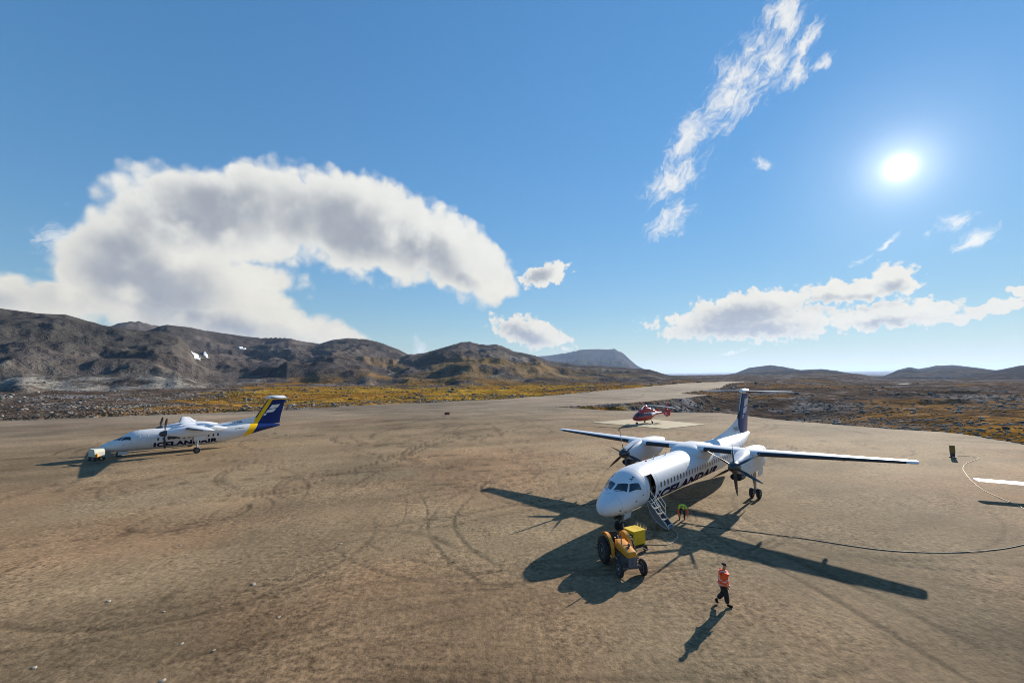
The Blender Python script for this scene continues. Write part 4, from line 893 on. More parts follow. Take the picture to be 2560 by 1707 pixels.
    wing_part([(2.7, 10.15, 1.15, 0), (3.3, 10.55, .95, 0), (4.0, 11.0, .7, 0)], 'tail_fin', M_RED, e, .14, 0, True)
    wing_part([(1.05, 10.5, .7, 0), (1.4, 10.35, .95, 0)], 'lower_fin', M_RED, e, .12, 0, True)
    tp = wing_part([(-1.6, 9.0, .62, 1.95), (0, 8.95, .7, 1.95), (1.6, 9.0, .62, 1.95)], 'tailplane', M_RED, e, .12, 0)
    for sg in (-1, 1): MB().loft([[(8.75 + .5 * (z - 1.4) * .5, sg * 1.6 - .02, z), (9.75 + (z - 1.4) * .35, sg * 1.6 - .02, z), (9.75 + (z - 1.4) * .35, sg * 1.6 + .02, z), (8.75 + .25 * (z - 1.4), sg * 1.6 + .02, z)] for z in (1.35, 2.0, 2.65)]).build('end_plate', M_RED, tp)
    # wheels
    g = empty('nose_gear'); g.parent = e; MB().tube([(1.15, 0, .75), (1.1, 0, .2)], .06, 8).build('strut', M_STEEL, g)
    for s2 in (-1, 1): wheel(e, (1.1, s2 * .13, .18), .18, .12)
    for sg in (-1, 1):
        g = empty('main_gear'); g.parent = e; MB().tube([(4.6, sg * .7, .85), (4.7, sg * .95, .25)], .07, 8).build('strut', M_STEEL, g); wheel(e, (4.72, sg * 1.0, .23), .23, .16)
    return tag(e, 'red helicopter with white stripe and four rotor blades on the pale square pad', 'helicopter')
helicopter()

# ------------------------------------------------------------------ light aircraft whose wing reaches into the picture
def light_aircraft():
    e = empty('light_aircraft', (43.9, 34.1, gz(43.9, 34.1)), R(90 - 25.6 - 180))     # local x aft
    e.rotation_euler[2] = math.atan2(-.902, -.432)                                    # nose towards azimuth 25.6
    e.location = (44.7 + .432 * 3.6, 33.75 + .902 * 3.6, 0)
    B = Body([(0, 1.45, 1.15, .10), (.3, 1.62, .9, .42), (1.0, 1.78, .75, .58), (1.8, 2.0, .70, .66), (2.4, 2.42, .68, .70), (3.6, 2.48, .68, .72), (4.8, 2.3, .75, .64), (6.2, 1.9, .95, .38), (7.6, 1.72, 1.15, .2), (8.4, 1.6, 1.3, .08)])
    MB().loft([[B.at(x, 2 * math.pi * k / 28) for k in range(28)] for x in np.linspace(0, 8.4, 26)]).build('fuselage', M_WHITE, e, smooth=50)
    for sg in (-1, 1):
        patch(B, 'windscreen', [(2.35, sg * 3), (2.5, sg * 48), (1.95, sg * 62), (1.8, sg * 3)], M_GLASS, e)
        for k in range(2): patch(B, 'side_window', [(2.6 + k * .85, sg * 42), (3.3 + k * .85, sg * 42), (3.3 + k * .85, sg * 70), (2.6 + k * .85, sg * 70)], M_GLASS, e)
        S = [(sg * .3, 2.9, 1.65, 1.0), (sg * 7.05, 3.1, 1.15, 1.14)]; w = wing_part(S if sg > 0 else S[::-1], 'wing', M_WHITE, e, .11, .02)
        MB().loft([[(3.1 + 1.15 * (.5 + (a - .5) * k), sg * (7.04 + dy), 1.14 + b * 1.15 * k) for a, b in airfoil(11, .11, .02)] for k, dy in ((.99, 0), (.9, .10), (.6, .18))]).build('wing_tip', M_WHITE, w)
        g = empty('main_gear'); g.parent = e; MB().tube([(3.9, sg * 1.6, .95), (3.95, sg * 1.6, .22)], .05, 8).build('strut', M_STEEL, g); wheel(e, (3.95, sg * 1.68, .22), .22, .14)
    g = empty('nose_gear'); g.parent = e; MB().tube([(.95, 0, .85), (.9, 0, .2)], .05, 8).build('strut', M_STEEL, g); wheel(e, (.9, 0, .19), .19, .12)
    pr = MB().lathe([(.02, -.35), (.12, -.25), (.17, 0)], (0, 0, 1.3), 'X', 16)
    for a in (20, 200): pr.box((-.06, .55 * math.cos(R(a)), 1.3 + .55 * math.sin(R(a))), (.04, .95, .12), rot=(a, 0, 0))
    pr.build('propeller', M_PROP, e)
    wing_part([(1.6, 7.0, 1.3, 0), (3.0, 7.7, .7, 0)], 'fin', M_WHITE, e, .1, 0, True)
    wing_part([(-1.9, 7.5, .7, 1.55), (0, 7.3, .95, 1.5), (1.9, 7.5, .7, 1.55)], 'tailplane', M_WHITE, e, .1, 0)
    return tag(e, 'white low-wing light aircraft, only its wing tip reaching in over the pale hose', 'airplane')
light_aircraft()

# ------------------------------------------------------------------ tractor
M_ORANGE = mat('tractor_orange', (.72, .28, .012), .42, coat=.05, var=.22, scale=5, dirt=((.16, .10, .05), .8))
M_YELLOW = mat('faded_yellow_paint', (.70, .46, .008), .5, var=.16, scale=3, dirt=((.25, .17, .05), .7))
M_CAST = mat('cast_iron_grey', (.10, .10, .11), .6, var=.25, scale=7)
M_RUSTY = mat('rusty_pipe', (.13, .07, .045), .85, var=.3, scale=14)
M_GRILLE = mat('grille_grey', (.16, .16, .17), .5, var=.2)
def tractor():
    e = empty('tractor', (5.52, 24.26, gz(5.5, 24.2)), R(-80))
    # chassis
    MB().box((.75, 0, .62), (1.75, .34, .42)).box((-.15, 0, .66), (.55, .5, .5)).box((.6, 0, .88), (.9, .42, .2)).build('engine_block', M_CAST, e)
    MB().tube([(0, -.62, .65), (0, .62, .65)], .09, 10).build('rear_axle', M_CAST, e)
    MB().box((1.82, 0, .42), (.12, 1.06, .10)).box((1.82, 0, .55), (.2, .26, .3)).tube([(1.82, -.55, .36), (1.82, -.55, .56)], .05, 8).tube([(1.82, .55, .36), (1.82, .55, .56)], .05, 8).tube([(1.55, -.5, .5), (1.55, .5, .5)], .025, 6).build('front_axle', M_CAST, e)
    # hood
    m = MB(); rings = []
    for x, zt, zb, hw in ((.62, 1.34, .98, .29), (.95, 1.33, .96, .29), (1.35, 1.30, .95, .275), (1.75, 1.26, .94, .26), (1.98, 1.22, .93, .25), (2.04, 1.16, .95, .235)):
        rings.append([(x, -hw, zb), (x, -hw, zt - .10), (x, -hw * .82, zt - .02), (x, -hw * .4, zt), (x, hw * .4, zt), (x, hw * .82, zt - .02), (x, hw, zt - .10), (x, hw, zb)])
    hood = m.loft(rings); h = hood.build('hood', M_ORANGE, e, smooth=25)
    MB().box((1.3, 0, 1.318), (.02, .5, .012)).build('hood_seam', M_BLACK, h); MB().box((1.62, -.05, 1.30), (.1, .1, .05)).build('hood_latch', M_BLACK, h)
    MB().box((1.99, 0, .76), (.14, .44, .44)).build('grille_surround', M_GRILLE, e)
    for k in range(6): MB().box((2.066, -.17 + k * .068, .76), (.012, .02, .38)).build('grille_bar', M_CAST, e)
    for sg in (-1, 1): MB().lathe([(.02, -.06), (.055, -.02), (.06, .03), (.055, .04)], (1.97, sg * .29, .92), 'X', 14).build('headlamp', M_CAST, e)
    # dash, steering, seat
    MB().box((.56, 0, 1.14), (.16, .5, .4)).build('dash_panel', M_ORANGE, e)
    MB().tube([(.5, 0, 1.2), (.2, 0, 1.42)], .022, 8).build('steering_column', M_BLACK, e)
    sw = MB(); pts = [Vector((.2 + .20 * math.cos(a) * math.sin(R(38)), .20 * math.sin(a), 1.42 + .20 * math.cos(a) * math.cos(R(38)) * -.0 + .16 * math.cos(a))) for a in np.linspace(0, 2 * math.pi, 21)]
    sw.tube(pts, .016, 6, False)
    for a in (0, 2.09, 4.19): sw.tube([(.2, 0, 1.42), (.2 + .20 * math.cos(a) * math.sin(R(38)), .20 * math.sin(a), 1.42 + .16 * math.cos(a))], .01, 6)
    sw.build('steering_wheel', M_BLACK, e)
    st = MB().loft([sup(-.42, 1.0, .9, .2, 14), sup(-.2, 1.02, .88, .26, 14), sup(.02, 1.0, .9, .24, 14)]); st.build('seat', M_BLACK, e)
    MB().box((-.42, 0, 1.2), (.09, .44, .42), rot=(0, -12, 0)).build('backrest', M_BLACK, e)
    MB().tube([(-.1, 0, .6), (-.2, 0, .92)], .05, 8).build('seat_post', M_CAST, e)
    # fenders and wheels
    for sg in (-1, 1):
        m = MB(); rings = []
        for k in range(15):
            a = R(-10 + 150 * k / 14); r = .80
            rings.append([(r * math.cos(a), sg * .42, .70 + r * math.sin(a)), (r * math.cos(a), sg * .60, .70 + (r + .01) * math.sin(a)), ((r + .025) * math.cos(a), sg * .60, .70 + (r + .035) * math.sin(a)), ((r + .025) * math.cos(a), sg * .42, .70 + (r + .025) * math.sin(a))])
        f = m.loft(rings).build('fender', M_ORANGE, e, smooth=30)
        sd2 = MB(); sd2.add([(.80 * math.cos(R(-10 + 150 * k / 14)), sg * .412, .70 + .80 * math.sin(R(-10 + 150 * k / 14))) for k in range(15)] + [(-.1, sg * .412, .70), (.2, sg * .412, .78)], [tuple(range(17))]); sd2.build('fender_side', M_ORANGE, f, smooth=None)
        wheel(e, (0, sg * .70, .65), .65, .29, 'rear_wheel', rim_mat=M_GRILLE, rim=.60, lugs=20)
        wheel(e, (1.82, sg * .62, .40), .40, .17, 'front_wheel', rim=.62)
    MB().tube([(1.15, -.2, 1.25), (1.15, -.2, 1.6), (1.12, -.2, 1.72)], .03, 8).build('exhaust_stack', M_CAST, e)
    MB().tube([(.35, -.22, .8), (.38, -.3, 1.15)], .014, 6).tube([(.3, .22, .8), (.32, .28, 1.2)], .014, 6).build('control_lever', M_ALU, e)
    MB().box((.3, -.36, .52), (.5, .24, .04)).box((.3, .36, .52), (.5, .24, .04)).build('foot_plate', M_CAST, e)
    MB().tube([(-.3, 0, .42), (-.75, 0, .40)], .05, 8).build('drawbar', M_CAST, e)
    for sg in (-1, 1):
        MB().tube([(.7, sg * .2, .9), (1.0, sg * .27, .86), (1.4, sg * .26, .82), (1.7, sg * .2, .8)], .03, 6).build('manifold_pipe', M_RUSTY, e)
        MB().lathe([(.07, -.09), (.09, -.07), (.09, .07), (.07, .09)], (.95, sg * .24, .70), 'Y', 12).build('filter_can', M_CAST, e)
        MB().tube([(.3, sg * .25, .55), (1.2, sg * .42, .48), (1.8, sg * .5, .46)], .016, 6).build('steering_rod', M_ALU, e)
        MB().box((.55, sg * .24, .62), (.3, .10, .22)).build('side_housing', M_CAST, e)
    MB().box((.25, 0, .98), (.34, .30, .10)).build('battery_cover', M_BLACK, e)
    MB().lathe([(.05, 0), (.07, .03), (.07, .12), (.03, .16)], (1.45, .08, 1.29), 'Z', 12).build('filler_cap', M_CAST, e)
    return tag(e, 'old orange farm tractor with bare seat standing below the nose of the large turboprop', 'tractor')
tractor()

# ------------------------------------------------------------------ ground power cart
def power_cart():
    e = empty('ground_power_cart', (6.93, 25.72, gz(6.9, 25.7)), R(-62)); e.scale = (.85, .85, .85)
    m = MB(); hx, hy = .48, .52
    m.loft([[(-hx, -hy, z0), (hx, -hy, z0), (hx, hy, z0), (-hx, hy, z0)] for z0 in (.50, 1.34)]); 
    body = MB().loft([sup_box(.48 - i, .52 - i, z) for i, z in ((.02, .50), (0, .52), (0, 1.36), (.02, 1.38))]).build('cabinet', M_YELLOW, e, smooth=25)
    MB().loft([sup_box(.50, .54, z) for z in (1.382, 1.41)]).build('lid', M_YELLOW, e, smooth=25)
    MB().box((-.20, -.525, 1.1), (.3, .012, .22)).build('control_panel', M_HWHITE, body); MB().box((.22, -.525, 1.05), (.3, .012, .3)).build('vent_grille', M_BLACK, body)
    for k in range(5): MB().box((.487, -.2 + .1 * k, .8), (.012, .03, .3)).build('louvre', M_YELLOW, body)
    MB().box((0, 0, .42), (1.2, .9, .10)).build('chassis', M_BLACK, e)
    MB().tube([(.6, 0, .4), (1.1, 0, .36), (1.3, 0, .5)], .03, 8).build('tow_bar', M_STEEL, e)
    for sx in (-.42, .42):
        for sy in (-.5, .5): wheel(e, (sx, sy, .2), .2, .12)
    for (sx, sy) in ((-.44, .60), (-.16, .60), (.12, .60), (.40, .60)):
        MB().tube([(sx - .05, sy, 1.05), (sx - .05, sy + .02, 1.66)], .012, 6).tube([(sx - .05, sy + .01, 1.30), (sx + .04, sy + .06, 1.36), (sx + .06, sy + .09, 1.62)], .012, 6).build('cable_hook', M_ALU, e)
    MB().tube([(-.48, -.56, .6), (-.48, -.56, 1.75)], .012, 6).build('marker_rod', M_ALU, e)
    return tag(e, 'yellow cabinet on small wheels with cable hooks, between the tractor and the airstair', 'power cart')
def sup_box(hx, hy, z): 
    c = .04; return [(-hx + c, -hy, z), (hx - c, -hy, z), (hx, -hy + c, z), (hx, hy - c, z), (hx - c, hy, z), (-hx + c, hy, z), (-hx, hy - c, z), (-hx, -hy + c, z)]
power_cart()

# ------------------------------------------------------------------ cart at the small airliner's nose
M_CREAM = mat('weathered_cream_paint', (.60, .59, .47), .55, var=.12, scale=3, dirt=((.3, .27, .16), .6))
M_LAMP = mat('amber_canister', (.75, .26, .01), .35)
def start_cart():
    e = empty('starter_cart', (-51.9, 55.2, 0), R(-24)); e.scale = (.82, .82, .82)
    m = MB(); prof = [(-.95, .62), (.85, .62), (.85, 1.30), (.55, 1.72), (-.95, 1.80)]
    m.loft([[(x, y, z) for x, z in prof] for y in (-.62, .62)]); b = m.build('cabinet', M_CREAM, e, smooth=None)
    for k in range(3): MB().box((-.65 + .5 * k, -.632, 1.2), (.42, .014, .9)).build('side_panel', M_CREAM, b)
    MB().box((-.965, 0, 1.22), (.014, 1.0, 1.0)).build('rear_grille', M_LOUVRE, b)
    MB().box((0, 0, .5), (2.1, 1.1, .14)).build('chassis', M_BLACK, e)
    for sx in (-.7, .7):
        for sy in (-.56, .56): wheel(e, (sx, sy, .3), .3, .18)
    MB().lathe([(.15, 0), (.17, .05), (.17, .42), (.1, .5), (.04, .54)], (1.02, -.42, .58), 'Z', 16).build('canister', M_LAMP, e)
    MB().tube([(1.0, 0, .45), (1.7, 0, .35)], .04, 8).build('tow_bar', M_YELLOW, e)
    MB().box((-1.1, -.45, .45), (.25, .35, .18)).build('bumper', M_YELLOW, e)
    return tag(e, 'cream equipment cart with an amber canister by the nose of the blue-tailed turboprop', 'cart')
start_cart()

# ------------------------------------------------------------------ people
def skin_mesh(name, J, E, mt, parent, sub=2):
    names = list(J); me = bpy.data.meshes.new(name); me.from_pydata([J[k][0] for k in names], [(names.index(a), names.index(b)) for a, b in E], [])
    o = bpy.data.objects.new(name, me); COL.objects.link(o); md = o.modifiers.new('s', 'SKIN'); md.use_smooth_shade = True; md.branch_smoothing = .3
    for i, k in enumerate(names):
        r = J[k][1]; r = (r, r) if not isinstance(r, tuple) else r
        me.skin_vertices[0].data[i].radius = r; me.skin_vertices[0].data[i].use_root = (i == 0)
    s2 = o.modifiers.new('d', 'SUBSURF'); s2.levels = sub; s2.render_levels = sub
    bpy.context.view_layer.update(); nm = bpy.data.meshes.new_from_object(o.evaluated_get(bpy.context.evaluated_depsgraph_get()))
    bpy.data.objects.remove(o); bpy.data.meshes.remove(me); nm.name = name; nm.materials.clear(); nm.materials.append(mt)
    nm.polygons.foreach_set('use_smooth', np.ones(len(nm.polygons), dtype=bool))
    o = bpy.data.objects.new(name, nm); COL.objects.link(o); o.parent = parent
    return o
def chain(J, E, pre, pts, start=None):
    prev = start
    for i, (p, r) in enumerate(pts):
        k = '%s%d' % (pre, i); J[k] = (p, r)
        if prev: E.append((prev, k))
        prev = k
    return prev
def hand(J, E, root, pre, o, dirv, side, palm):
    """palm and five curled fingers growing from the wrist"""
    d = Vector(dirv).normalized(); a = Vector(palm).normalized(); s = d.cross(a).normalized() * side; o = Vector(o)
    J[pre + 'palm'] = (tuple(o + d * .06), (.036, .020)); E.append((root, pre + 'palm'))
    for i, (off, ln) in enumerate(((-.030, .070), (-.010, .082), (.010, .078), (.029, .060))):
        b = o + d * .095 + s * off; chain(J, E, '%sf%d' % (pre, i), [(tuple(b), .0095), (tuple(b + d * ln * .5 + a * .012), .0088), (tuple(b + d * ln * .8 + a * .045), .0075)], pre + 'palm')
    b = o + d * .035 - s * .035; chain(J, E, pre + 'th', [(tuple(b), .011), (tuple(b + d * .04 - s * .02 + a * .015), .0098), (tuple(b + d * .065 - s * .012 + a * .03), .008)], pre + 'palm')
M_SKIN = mat('skin', (.42, .25, .17), .5, var=.08, scale=20)
M_PANTS = mat('black_trousers', (.012, .012, .014), .8, var=.3, scale=10, bump=.01)
M_BOOTL = mat('black_leather_boot', (.012, .011, .010), .85, spec=.1, var=.2)
M_HAIR = mat('dark_knit_cap', (.02, .018, .018), .9, var=.3, scale=30)
def mat_hivis():
    m = bpy.data.materials.new('orange_hivis_jacket'); m.use_nodes = True; nt = NT(m.node_tree); b = m.node_tree.nodes['Principled BSDF']; b.inputs['Roughness'].default_value = .7
    p = nt.new('ShaderNodeTexCoord').outputs['Object']; s = nt.new('ShaderNodeSeparateXYZ', Vector=p); z = s.outputs[2]; y = nt.math('ABSOLUTE', s.outputs[1])
    def band(v, a, c): return nt.math('MULTIPLY', nt.math('GREATER_THAN', v, a), nt.math('LESS_THAN', v, c))
    f = nt.math('MAXIMUM', band(z, .93, .965), band(z, 1.10, 1.14)); f = nt.math('MAXIMUM', f, nt.math('MULTIPLY', band(y, .10, .13), nt.math('GREATER_THAN', z, 1.1)))
    n = nt.noise(p, 9, 4); c = nt.mix(nt.smooth(n, .3, .7), (.95, .075, .004, 1), (1.0, .11, .008, 1)); c = nt.mix(f, c, (.62, .62, .62, 1)); nt.set(b.inputs['Base Color'], c)
    bp = nt.new('ShaderNodeBump', Strength=.7, Distance=.03); nt.set(bp.inputs['Height'], nt.noise(p, 7, 3)); nt.set(b.inputs['Normal'], bp.outputs[0])
    return m
def face(e, head, fwd, up, skin_child=None):
    f = Vector(fwd).normalized(); u = Vector(up).normalized(); s = u.cross(f).normalized(); h = Vector(head)
    m = MB()
    for sg in (-1, 1): m.lathe([(.002, -.008), (.011, 0), (.002, .008)], h + f * .088 + s * .034 * sg + u * .005, 'Y', 8)
    m.build('eyes', M_BLACK, e); MB().box(h + f * .088 - u * .062, (.012, .05, .01)).build('mouth', M_LIP, e)
M_LIP = mat('lip', (.3, .10, .08), .5)
def walker():
    e = empty('person', (9.07, 19.61, gz(9.07, 19.61)), R(90 - 104))
    Rl = [((-.02, -.09, .92), .085), ((.06, -.10, .50), .062), ((.10, -.10, .12), .045)]      # leading leg
    Ll = [((-.04, .09, .92), .085), ((.0, .10, .50), .062), ((-.26, .11, .22), .045)]       # trailing leg, heel up
    J = {'pelvis': ((-.02, 0, .95), (.13, .10))}; E = []
    chain(J, E, 'sp', [((0, 0, 1.15), (.13, .095)), ((.02, 0, 1.36), (.15, .10)), ((.03, 0, 1.49), (.06, .06)), ((.045, 0, 1.56), (.052, .055)), ((.065, 0, 1.65), (.082, .095)), ((.065, 0, 1.73), (.07, .08))], 'pelvis')
    J['nose'] = ((.165, 0, 1.645), .012); E.append(('sp4', 'nose'))
    for sg, nm in ((1, 'le'), (-1, 're')): J[nm] = ((.06, sg * .092, 1.65), .016); E.append(('sp4', nm))
    chain(J, E, 'rl', Rl, 'pelvis'); chain(J, E, 'll', Ll, 'pelvis')
    chain(J, E, 'rf', [((.13, -.10, .05), .04), ((.26, -.11, .035), .03)], 'rl2'); chain(J, E, 'lf', [((-.36, .11, .15), .04), ((-.29, .11, .05), .03)], 'll2')
    a = [((.0, -.19, 1.40), .06), ((-.06, -.25, 1.13), .045), ((.09, -.26, .92), .03)]; b = [((.0, .19, 1.40), .06), ((.02, .25, 1.13), .045), ((.14, .24, .92), .03)]
    k = chain(J, E, 'ra', a, 'sp1'); hand(J, E, k, 'rh', a[-1][0], (.3, 0, -1), 1, (.6, .5, 0)); k = chain(J, E, 'la', b, 'sp1'); hand(J, E, k, 'lh', b[-1][0], (.4, 0, -1), -1, (.6, -.5, 0))
    skin_mesh('body', J, E, M_SKIN, e); face(e, (.065, 0, 1.65), (1, 0, 0), (0, 0, 1))
    J = {'c': ((0, 0, 1.12), (.24, .22))}; E = []
    chain(J, E, 'u', [((.01, 0, 1.30), (.25, .22)), ((.01, 0, 1.43), (.2, .18)), ((.03, 0, 1.53), (.10, .10))], 'c'); chain(J, E, 'd', [((-.01, 0, .95), (.24, .22)), ((-.01, 0, .82), (.25, .23))], 'c')
    chain(J, E, 'ra', [((.0, -.21, 1.39), .11), ((-.06, -.29, 1.13), .095), ((.07, -.295, .93), .075)], 'u0'); chain(J, E, 'la', [((.0, .21, 1.39), .11), ((.02, .29, 1.13), .095), ((.12, .275, .93), .075)], 'u0')
    skin_mesh('jacket', J, E, mat_hivis(), e)
    J = {'p': ((-.02, 0, .93), (.145, .12))}; E = []
    chain(J, E, 'r', [((-.02, -.09, .84), .14), ((.06, -.10, .50), .115), ((.09, -.10, .13), .098)], 'p'); chain(J, E, 'l', [((-.03, .09, .84), .14), ((.0, .10, .50), .115), ((-.25, .11, .23), .098)], 'p')
    skin_mesh('trousers', J, E, M_PANTS, e)
    skin_mesh('boot', {'a': ((.10, -.10, .14), .078), 'b': ((.12, -.10, .06), .068), 'c': ((.24, -.11, .052), .056), 'd': ((.31, -.11, .046), .044)}, [('a', 'b'), ('b', 'c'), ('c', 'd')], M_BOOTL, e)
    skin_mesh('boot', {'a': ((-.26, .11, .23), .075), 'b': ((-.33, .11, .15), .068), 'c': ((-.27, .11, .07), .056), 'd': ((-.22, .11, .04), .042)}, [('a', 'b'), ('b', 'c'), ('c', 'd')], M_BOOTL, e)
    skin_mesh('cap', {'a': ((.04, 0, 1.68), (.105, .115)), 'b': ((.045, 0, 1.74), (.105, .115)), 'c': ((.045, 0, 1.79), .075)}, [('a', 'b'), ('b', 'c')], M_HAIR, e)
    skin_mesh('scarf', {'a': ((.035, 0, 1.52), (.075, .08)), 'b': ((.045, 0, 1.575), (.07, .075))}, [('a', 'b')], M_HAIR, e)
    return tag(e, 'person in orange high-visibility jacket and black trousers striding across the gravel with a long shadow', 'person')
walker()
M_LIME = mat('lime_hivis', (.62, .78, .015), .7, var=.15, scale=9); M_ORSL = mat('red_orange_sleeve', (.9, .11, .02), .7, var=.15, scale=9)
def stooper():
    e = empty('person', (11.6, 30.75, gz(11.6, 30.75)), R(90 - 190))
    J = {'pelvis': ((-.28, 0, .80), (.13, .11))}; E = []
    chain(J, E, 'sp', [((-.12, 0, .96), (.13, .10)), ((.12, 0, 1.00), (.15, .10)), ((.24, 0, .97), (.06, .06)), ((.30, 0, .94), (.055, .055)), ((.38, 0, .88), (.085, .09)), ((.44, 0, .84), (.07, .07))], 'pelvis')
    J['nose'] = ((.42, 0, .77), .012); E.append(('sp4', 'nose'))
    for sg, pre in ((1, 'l'), (-1, 'r')):
        chain(J, E, pre + 'l', [((-.28, sg * .11, .76), .088), ((-.05, sg * .17, .46), .062), ((-.22, sg * .16, .10), .045)], 'pelvis'); chain(J, E, pre + 'f', [((-.20, sg * .16, .05), .04), ((-.05, sg * .17, .035), .03)], pre + 'l2')
        k = chain(J, E, pre + 'a', [((.13, sg * .20, .97), .06), ((.25, sg * .31, .66), .045), ((.36, sg * .24, .40), .032)], 'sp1'); hand(J, E, k, pre + 'h', (.36, sg * .24, .40), (.2, -.1 * sg, -1), sg, (0, -sg, 0))
    skin_mesh('body', J, E, M_SKIN, e)
    J = {'c': ((-.12, 0, .96), (.165, .135))}; E = []; chain(J, E, 'u', [((.05, 0, 1.01), (.185, .14)), ((.15, 0, 1.0), (.15, .12)), ((.23, 0, .98), (.08, .08))], 'c'); chain(J, E, 'd', [((-.24, 0, .87), (.17, .14))], 'c')
    for sg, pre in ((1, 'l'), (-1, 'r')): chain(J, E, pre, [((.13, sg * .20, .97), .085), ((.18, sg * .26, .82), .076)], 'u0')
    skin_mesh('vest', J, E, M_LIME, e)
    for sg in (1, -1): skin_mesh('sleeve', {'a': ((.17, sg * .25, .84), .075), 'b': ((.25, sg * .315, .66), .07), 'c': ((.35, sg * .25, .43), .055)}, [('a', 'b'), ('b', 'c')], M_ORSL, e)
    J = {'p': ((-.28, 0, .80), (.14, .13))}; E = []
    for sg, pre in ((1, 'l'), (-1, 'r')): chain(J, E, pre, [((-.26, sg * .11, .74), .105), ((-.05, sg * .17, .46), .085), ((-.21, sg * .16, .12), .07)], 'p')
    skin_mesh('trousers', J, E, M_PANTS, e)
    for sg in (1, -1): skin_mesh('boot', {'a': ((-.22, sg * .16, .12), .06), 'b': ((-.2, sg * .16, .055), .055), 'c': ((-.04, sg * .17, .045), .044)}, [('a', 'b'), ('b', 'c')], M_BOOTL, e)
    skin_mesh('cap', {'a': ((.37, 0, .93), (.09, .10)), 'b': ((.42, 0, .935), (.085, .09)), 'c': ((.46, 0, .90), .06)}, [('a', 'b'), ('b', 'c')], M_LIME, e)
    return tag(e, 'person in lime vest and orange sleeves bending down beside the foot of the airstair', 'person')
stooper()

# ------------------------------------------------------------------ hoses and cables lying on the gravel
def spline(pts, n=10):
    P = [Vector(p) for p in pts]; out = []
    for i in range(len(P) - 1):
        a, b, c, d = P[max(i - 1, 0)], P[i], P[i + 1], P[min(i + 2, len(P) - 1)]
        for k in range(n):
            t = k / n; out.append(.5 * ((2 * b) + (c - a) * t + (2 * a - 5 * b + 4 * c - d) * t * t + (3 * b - a - 3 * c + d) * t ** 3))
    out.append(P[-1]); return out
M_HOSE = mat('black_hose', (.05, .042, .035), .6, var=.2, scale=8); M_CORD = mat('pale_hose', (.40, .34, .22), .7, var=.12, scale=8)
def hose(name, pts, r, mt, label):
    S = spline(pts); S = [Vector((p.x, p.y, p.z + (gz(p.x, p.y) + r * .9 if p.z < .02 else 0))) for p in S]
    return tag(MB().tube(S, r, 7).build(name, mt), label, 'hose')
hose('fuel_hose', [(11.3, 30.3, 0), (12.0, 29.9, 0), (12.9, 29.35, 0), (14.47, 28.7, 0), (17.39, 27.32, 0), (20.54, 25.5, 0), (23.3, 25.0, 0), (26.37, 25.2, 0), (29.4, 26.0, 0), (36, 28.5, 0), (44, 33, 0)], .024, M_HOSE, 'long dark hose running from the stooping person across the gravel')
hose('power_cable', [(7.35, 26.25, .5), (7.6, 26.5, .02), (8.37, 26.45, 0), (9.1, 26.5, 0), (9.87, 27.3, 0), (10.3, 28.3, 0), (10.2, 29.6, 0), (9.4, 30.6, .0)], .022, M_CORD, 'thin pale cable looping from the yellow power cart under the airliner')
hose('hose', [(53.0, 53.2, 0), (54.6, 53.6, 0), (54.7, 52.1, 0), (50.3, 49.2, 0), (47.3, 46.7, 0), (44.9, 44.1, 0), (42.9, 41.8, 0), (41.4, 39.9, 0), (39.9, 37.8, 0), (39.0, 36.1, 0), (37.8, 33.5, 0), (37.2, 32, 0), (38, 28, 0)], .024, M_CORD, 'pale winding hose from the olive board past the light aircraft wing tip')

# ------------------------------------------------------------------ boards and markers
M_OLIVE = mat('olive_board', (.20, .13, .03), .7, var=.2); M_MARK = mat('red_marker', (.40, .045, .025), .6, var=.15); M_DKMARK = mat('dark_marker', (.035, .032, .032), .7, var=.2)
e = empty('marker_board', (52.2, 52.6, 0), R(45)); e.rotation_euler = (0, R(4), R(38)); e.scale = (.85, .85, .85)
MB().box((0, 0, 1.15), (.10, .58, 1.05)).build('panel', M_OLIVE, e); MB().box((0, 0, .38), (.12, .5, .5)).build('base', M_DKMARK, e); MB().box((0, 0, .06), (.5, .7, .12)).build('foot', M_DKMARK, e)
tag(e, 'upright olive marker board on a dark base near the apron edge by the pale hose', 'marker')
e = empty('runway_marker', (-17.3, 116.1, .0), R(6))
MB().box((0, 0, .62), (1.35, .22, .62)).build('panel', M_MARK, e); MB().box((0, 0, .28), (1.2, .3, .08)).build('base', M_DKMARK, e)
for sx in (-.5, .5): MB().box((sx, 0, .12), (.08, .25, .26)).build('leg', M_DKMARK, e)
MB().box((0, -.118, .62), (.9, .012, .34)).build('face_plate', M_DKMARK, e)
tag(e, 'low red marker box standing alone on the open gravel', 'marker')
def far_box(x, y, w, lab):
    e = empty('barrier_box', (x, y, ground_z(x, y)), R(-35)); MB().box((0, 0, .55), (w, 1.1, .9)).build('body', M_DKMARK, e); MB().box((-w * .18, 0, 1.15), (w * .5, .9, .35)).build('top_box', M_DKMARK, e)
    for sx in (-.35, .35): MB().box((w * sx, 0, .1), (.4, 1.2, .22)).build('skid', M_BLACK, e)
    tag(e, lab, 'box', 'dark boxes on the far runway')
far_box(170, 398, 4.2, 'dark box on the far runway directly above the helicopter tail'); far_box(206, 368, 3.6, 'dark box on the far runway just beyond the T-tail of the large turboprop')
far_box(168, 452, 5.0, 'dark box at the far end of the runway below the flat-topped mountain')
e = empty('marker_post', (62.9, 94.9, ground_z(62.9, 94.9)), 0)
MB().tube([(0, 0, 0), (0, 0, 1.0)], .09, 8).build('post', M_DKMARK, e); MB().box((0, 0, 1.15), (.3, .16, .4)).build('head', M_OLIVE, e)
tag(e, 'short brown marker post at the gravel edge right of the T-tail', 'post')

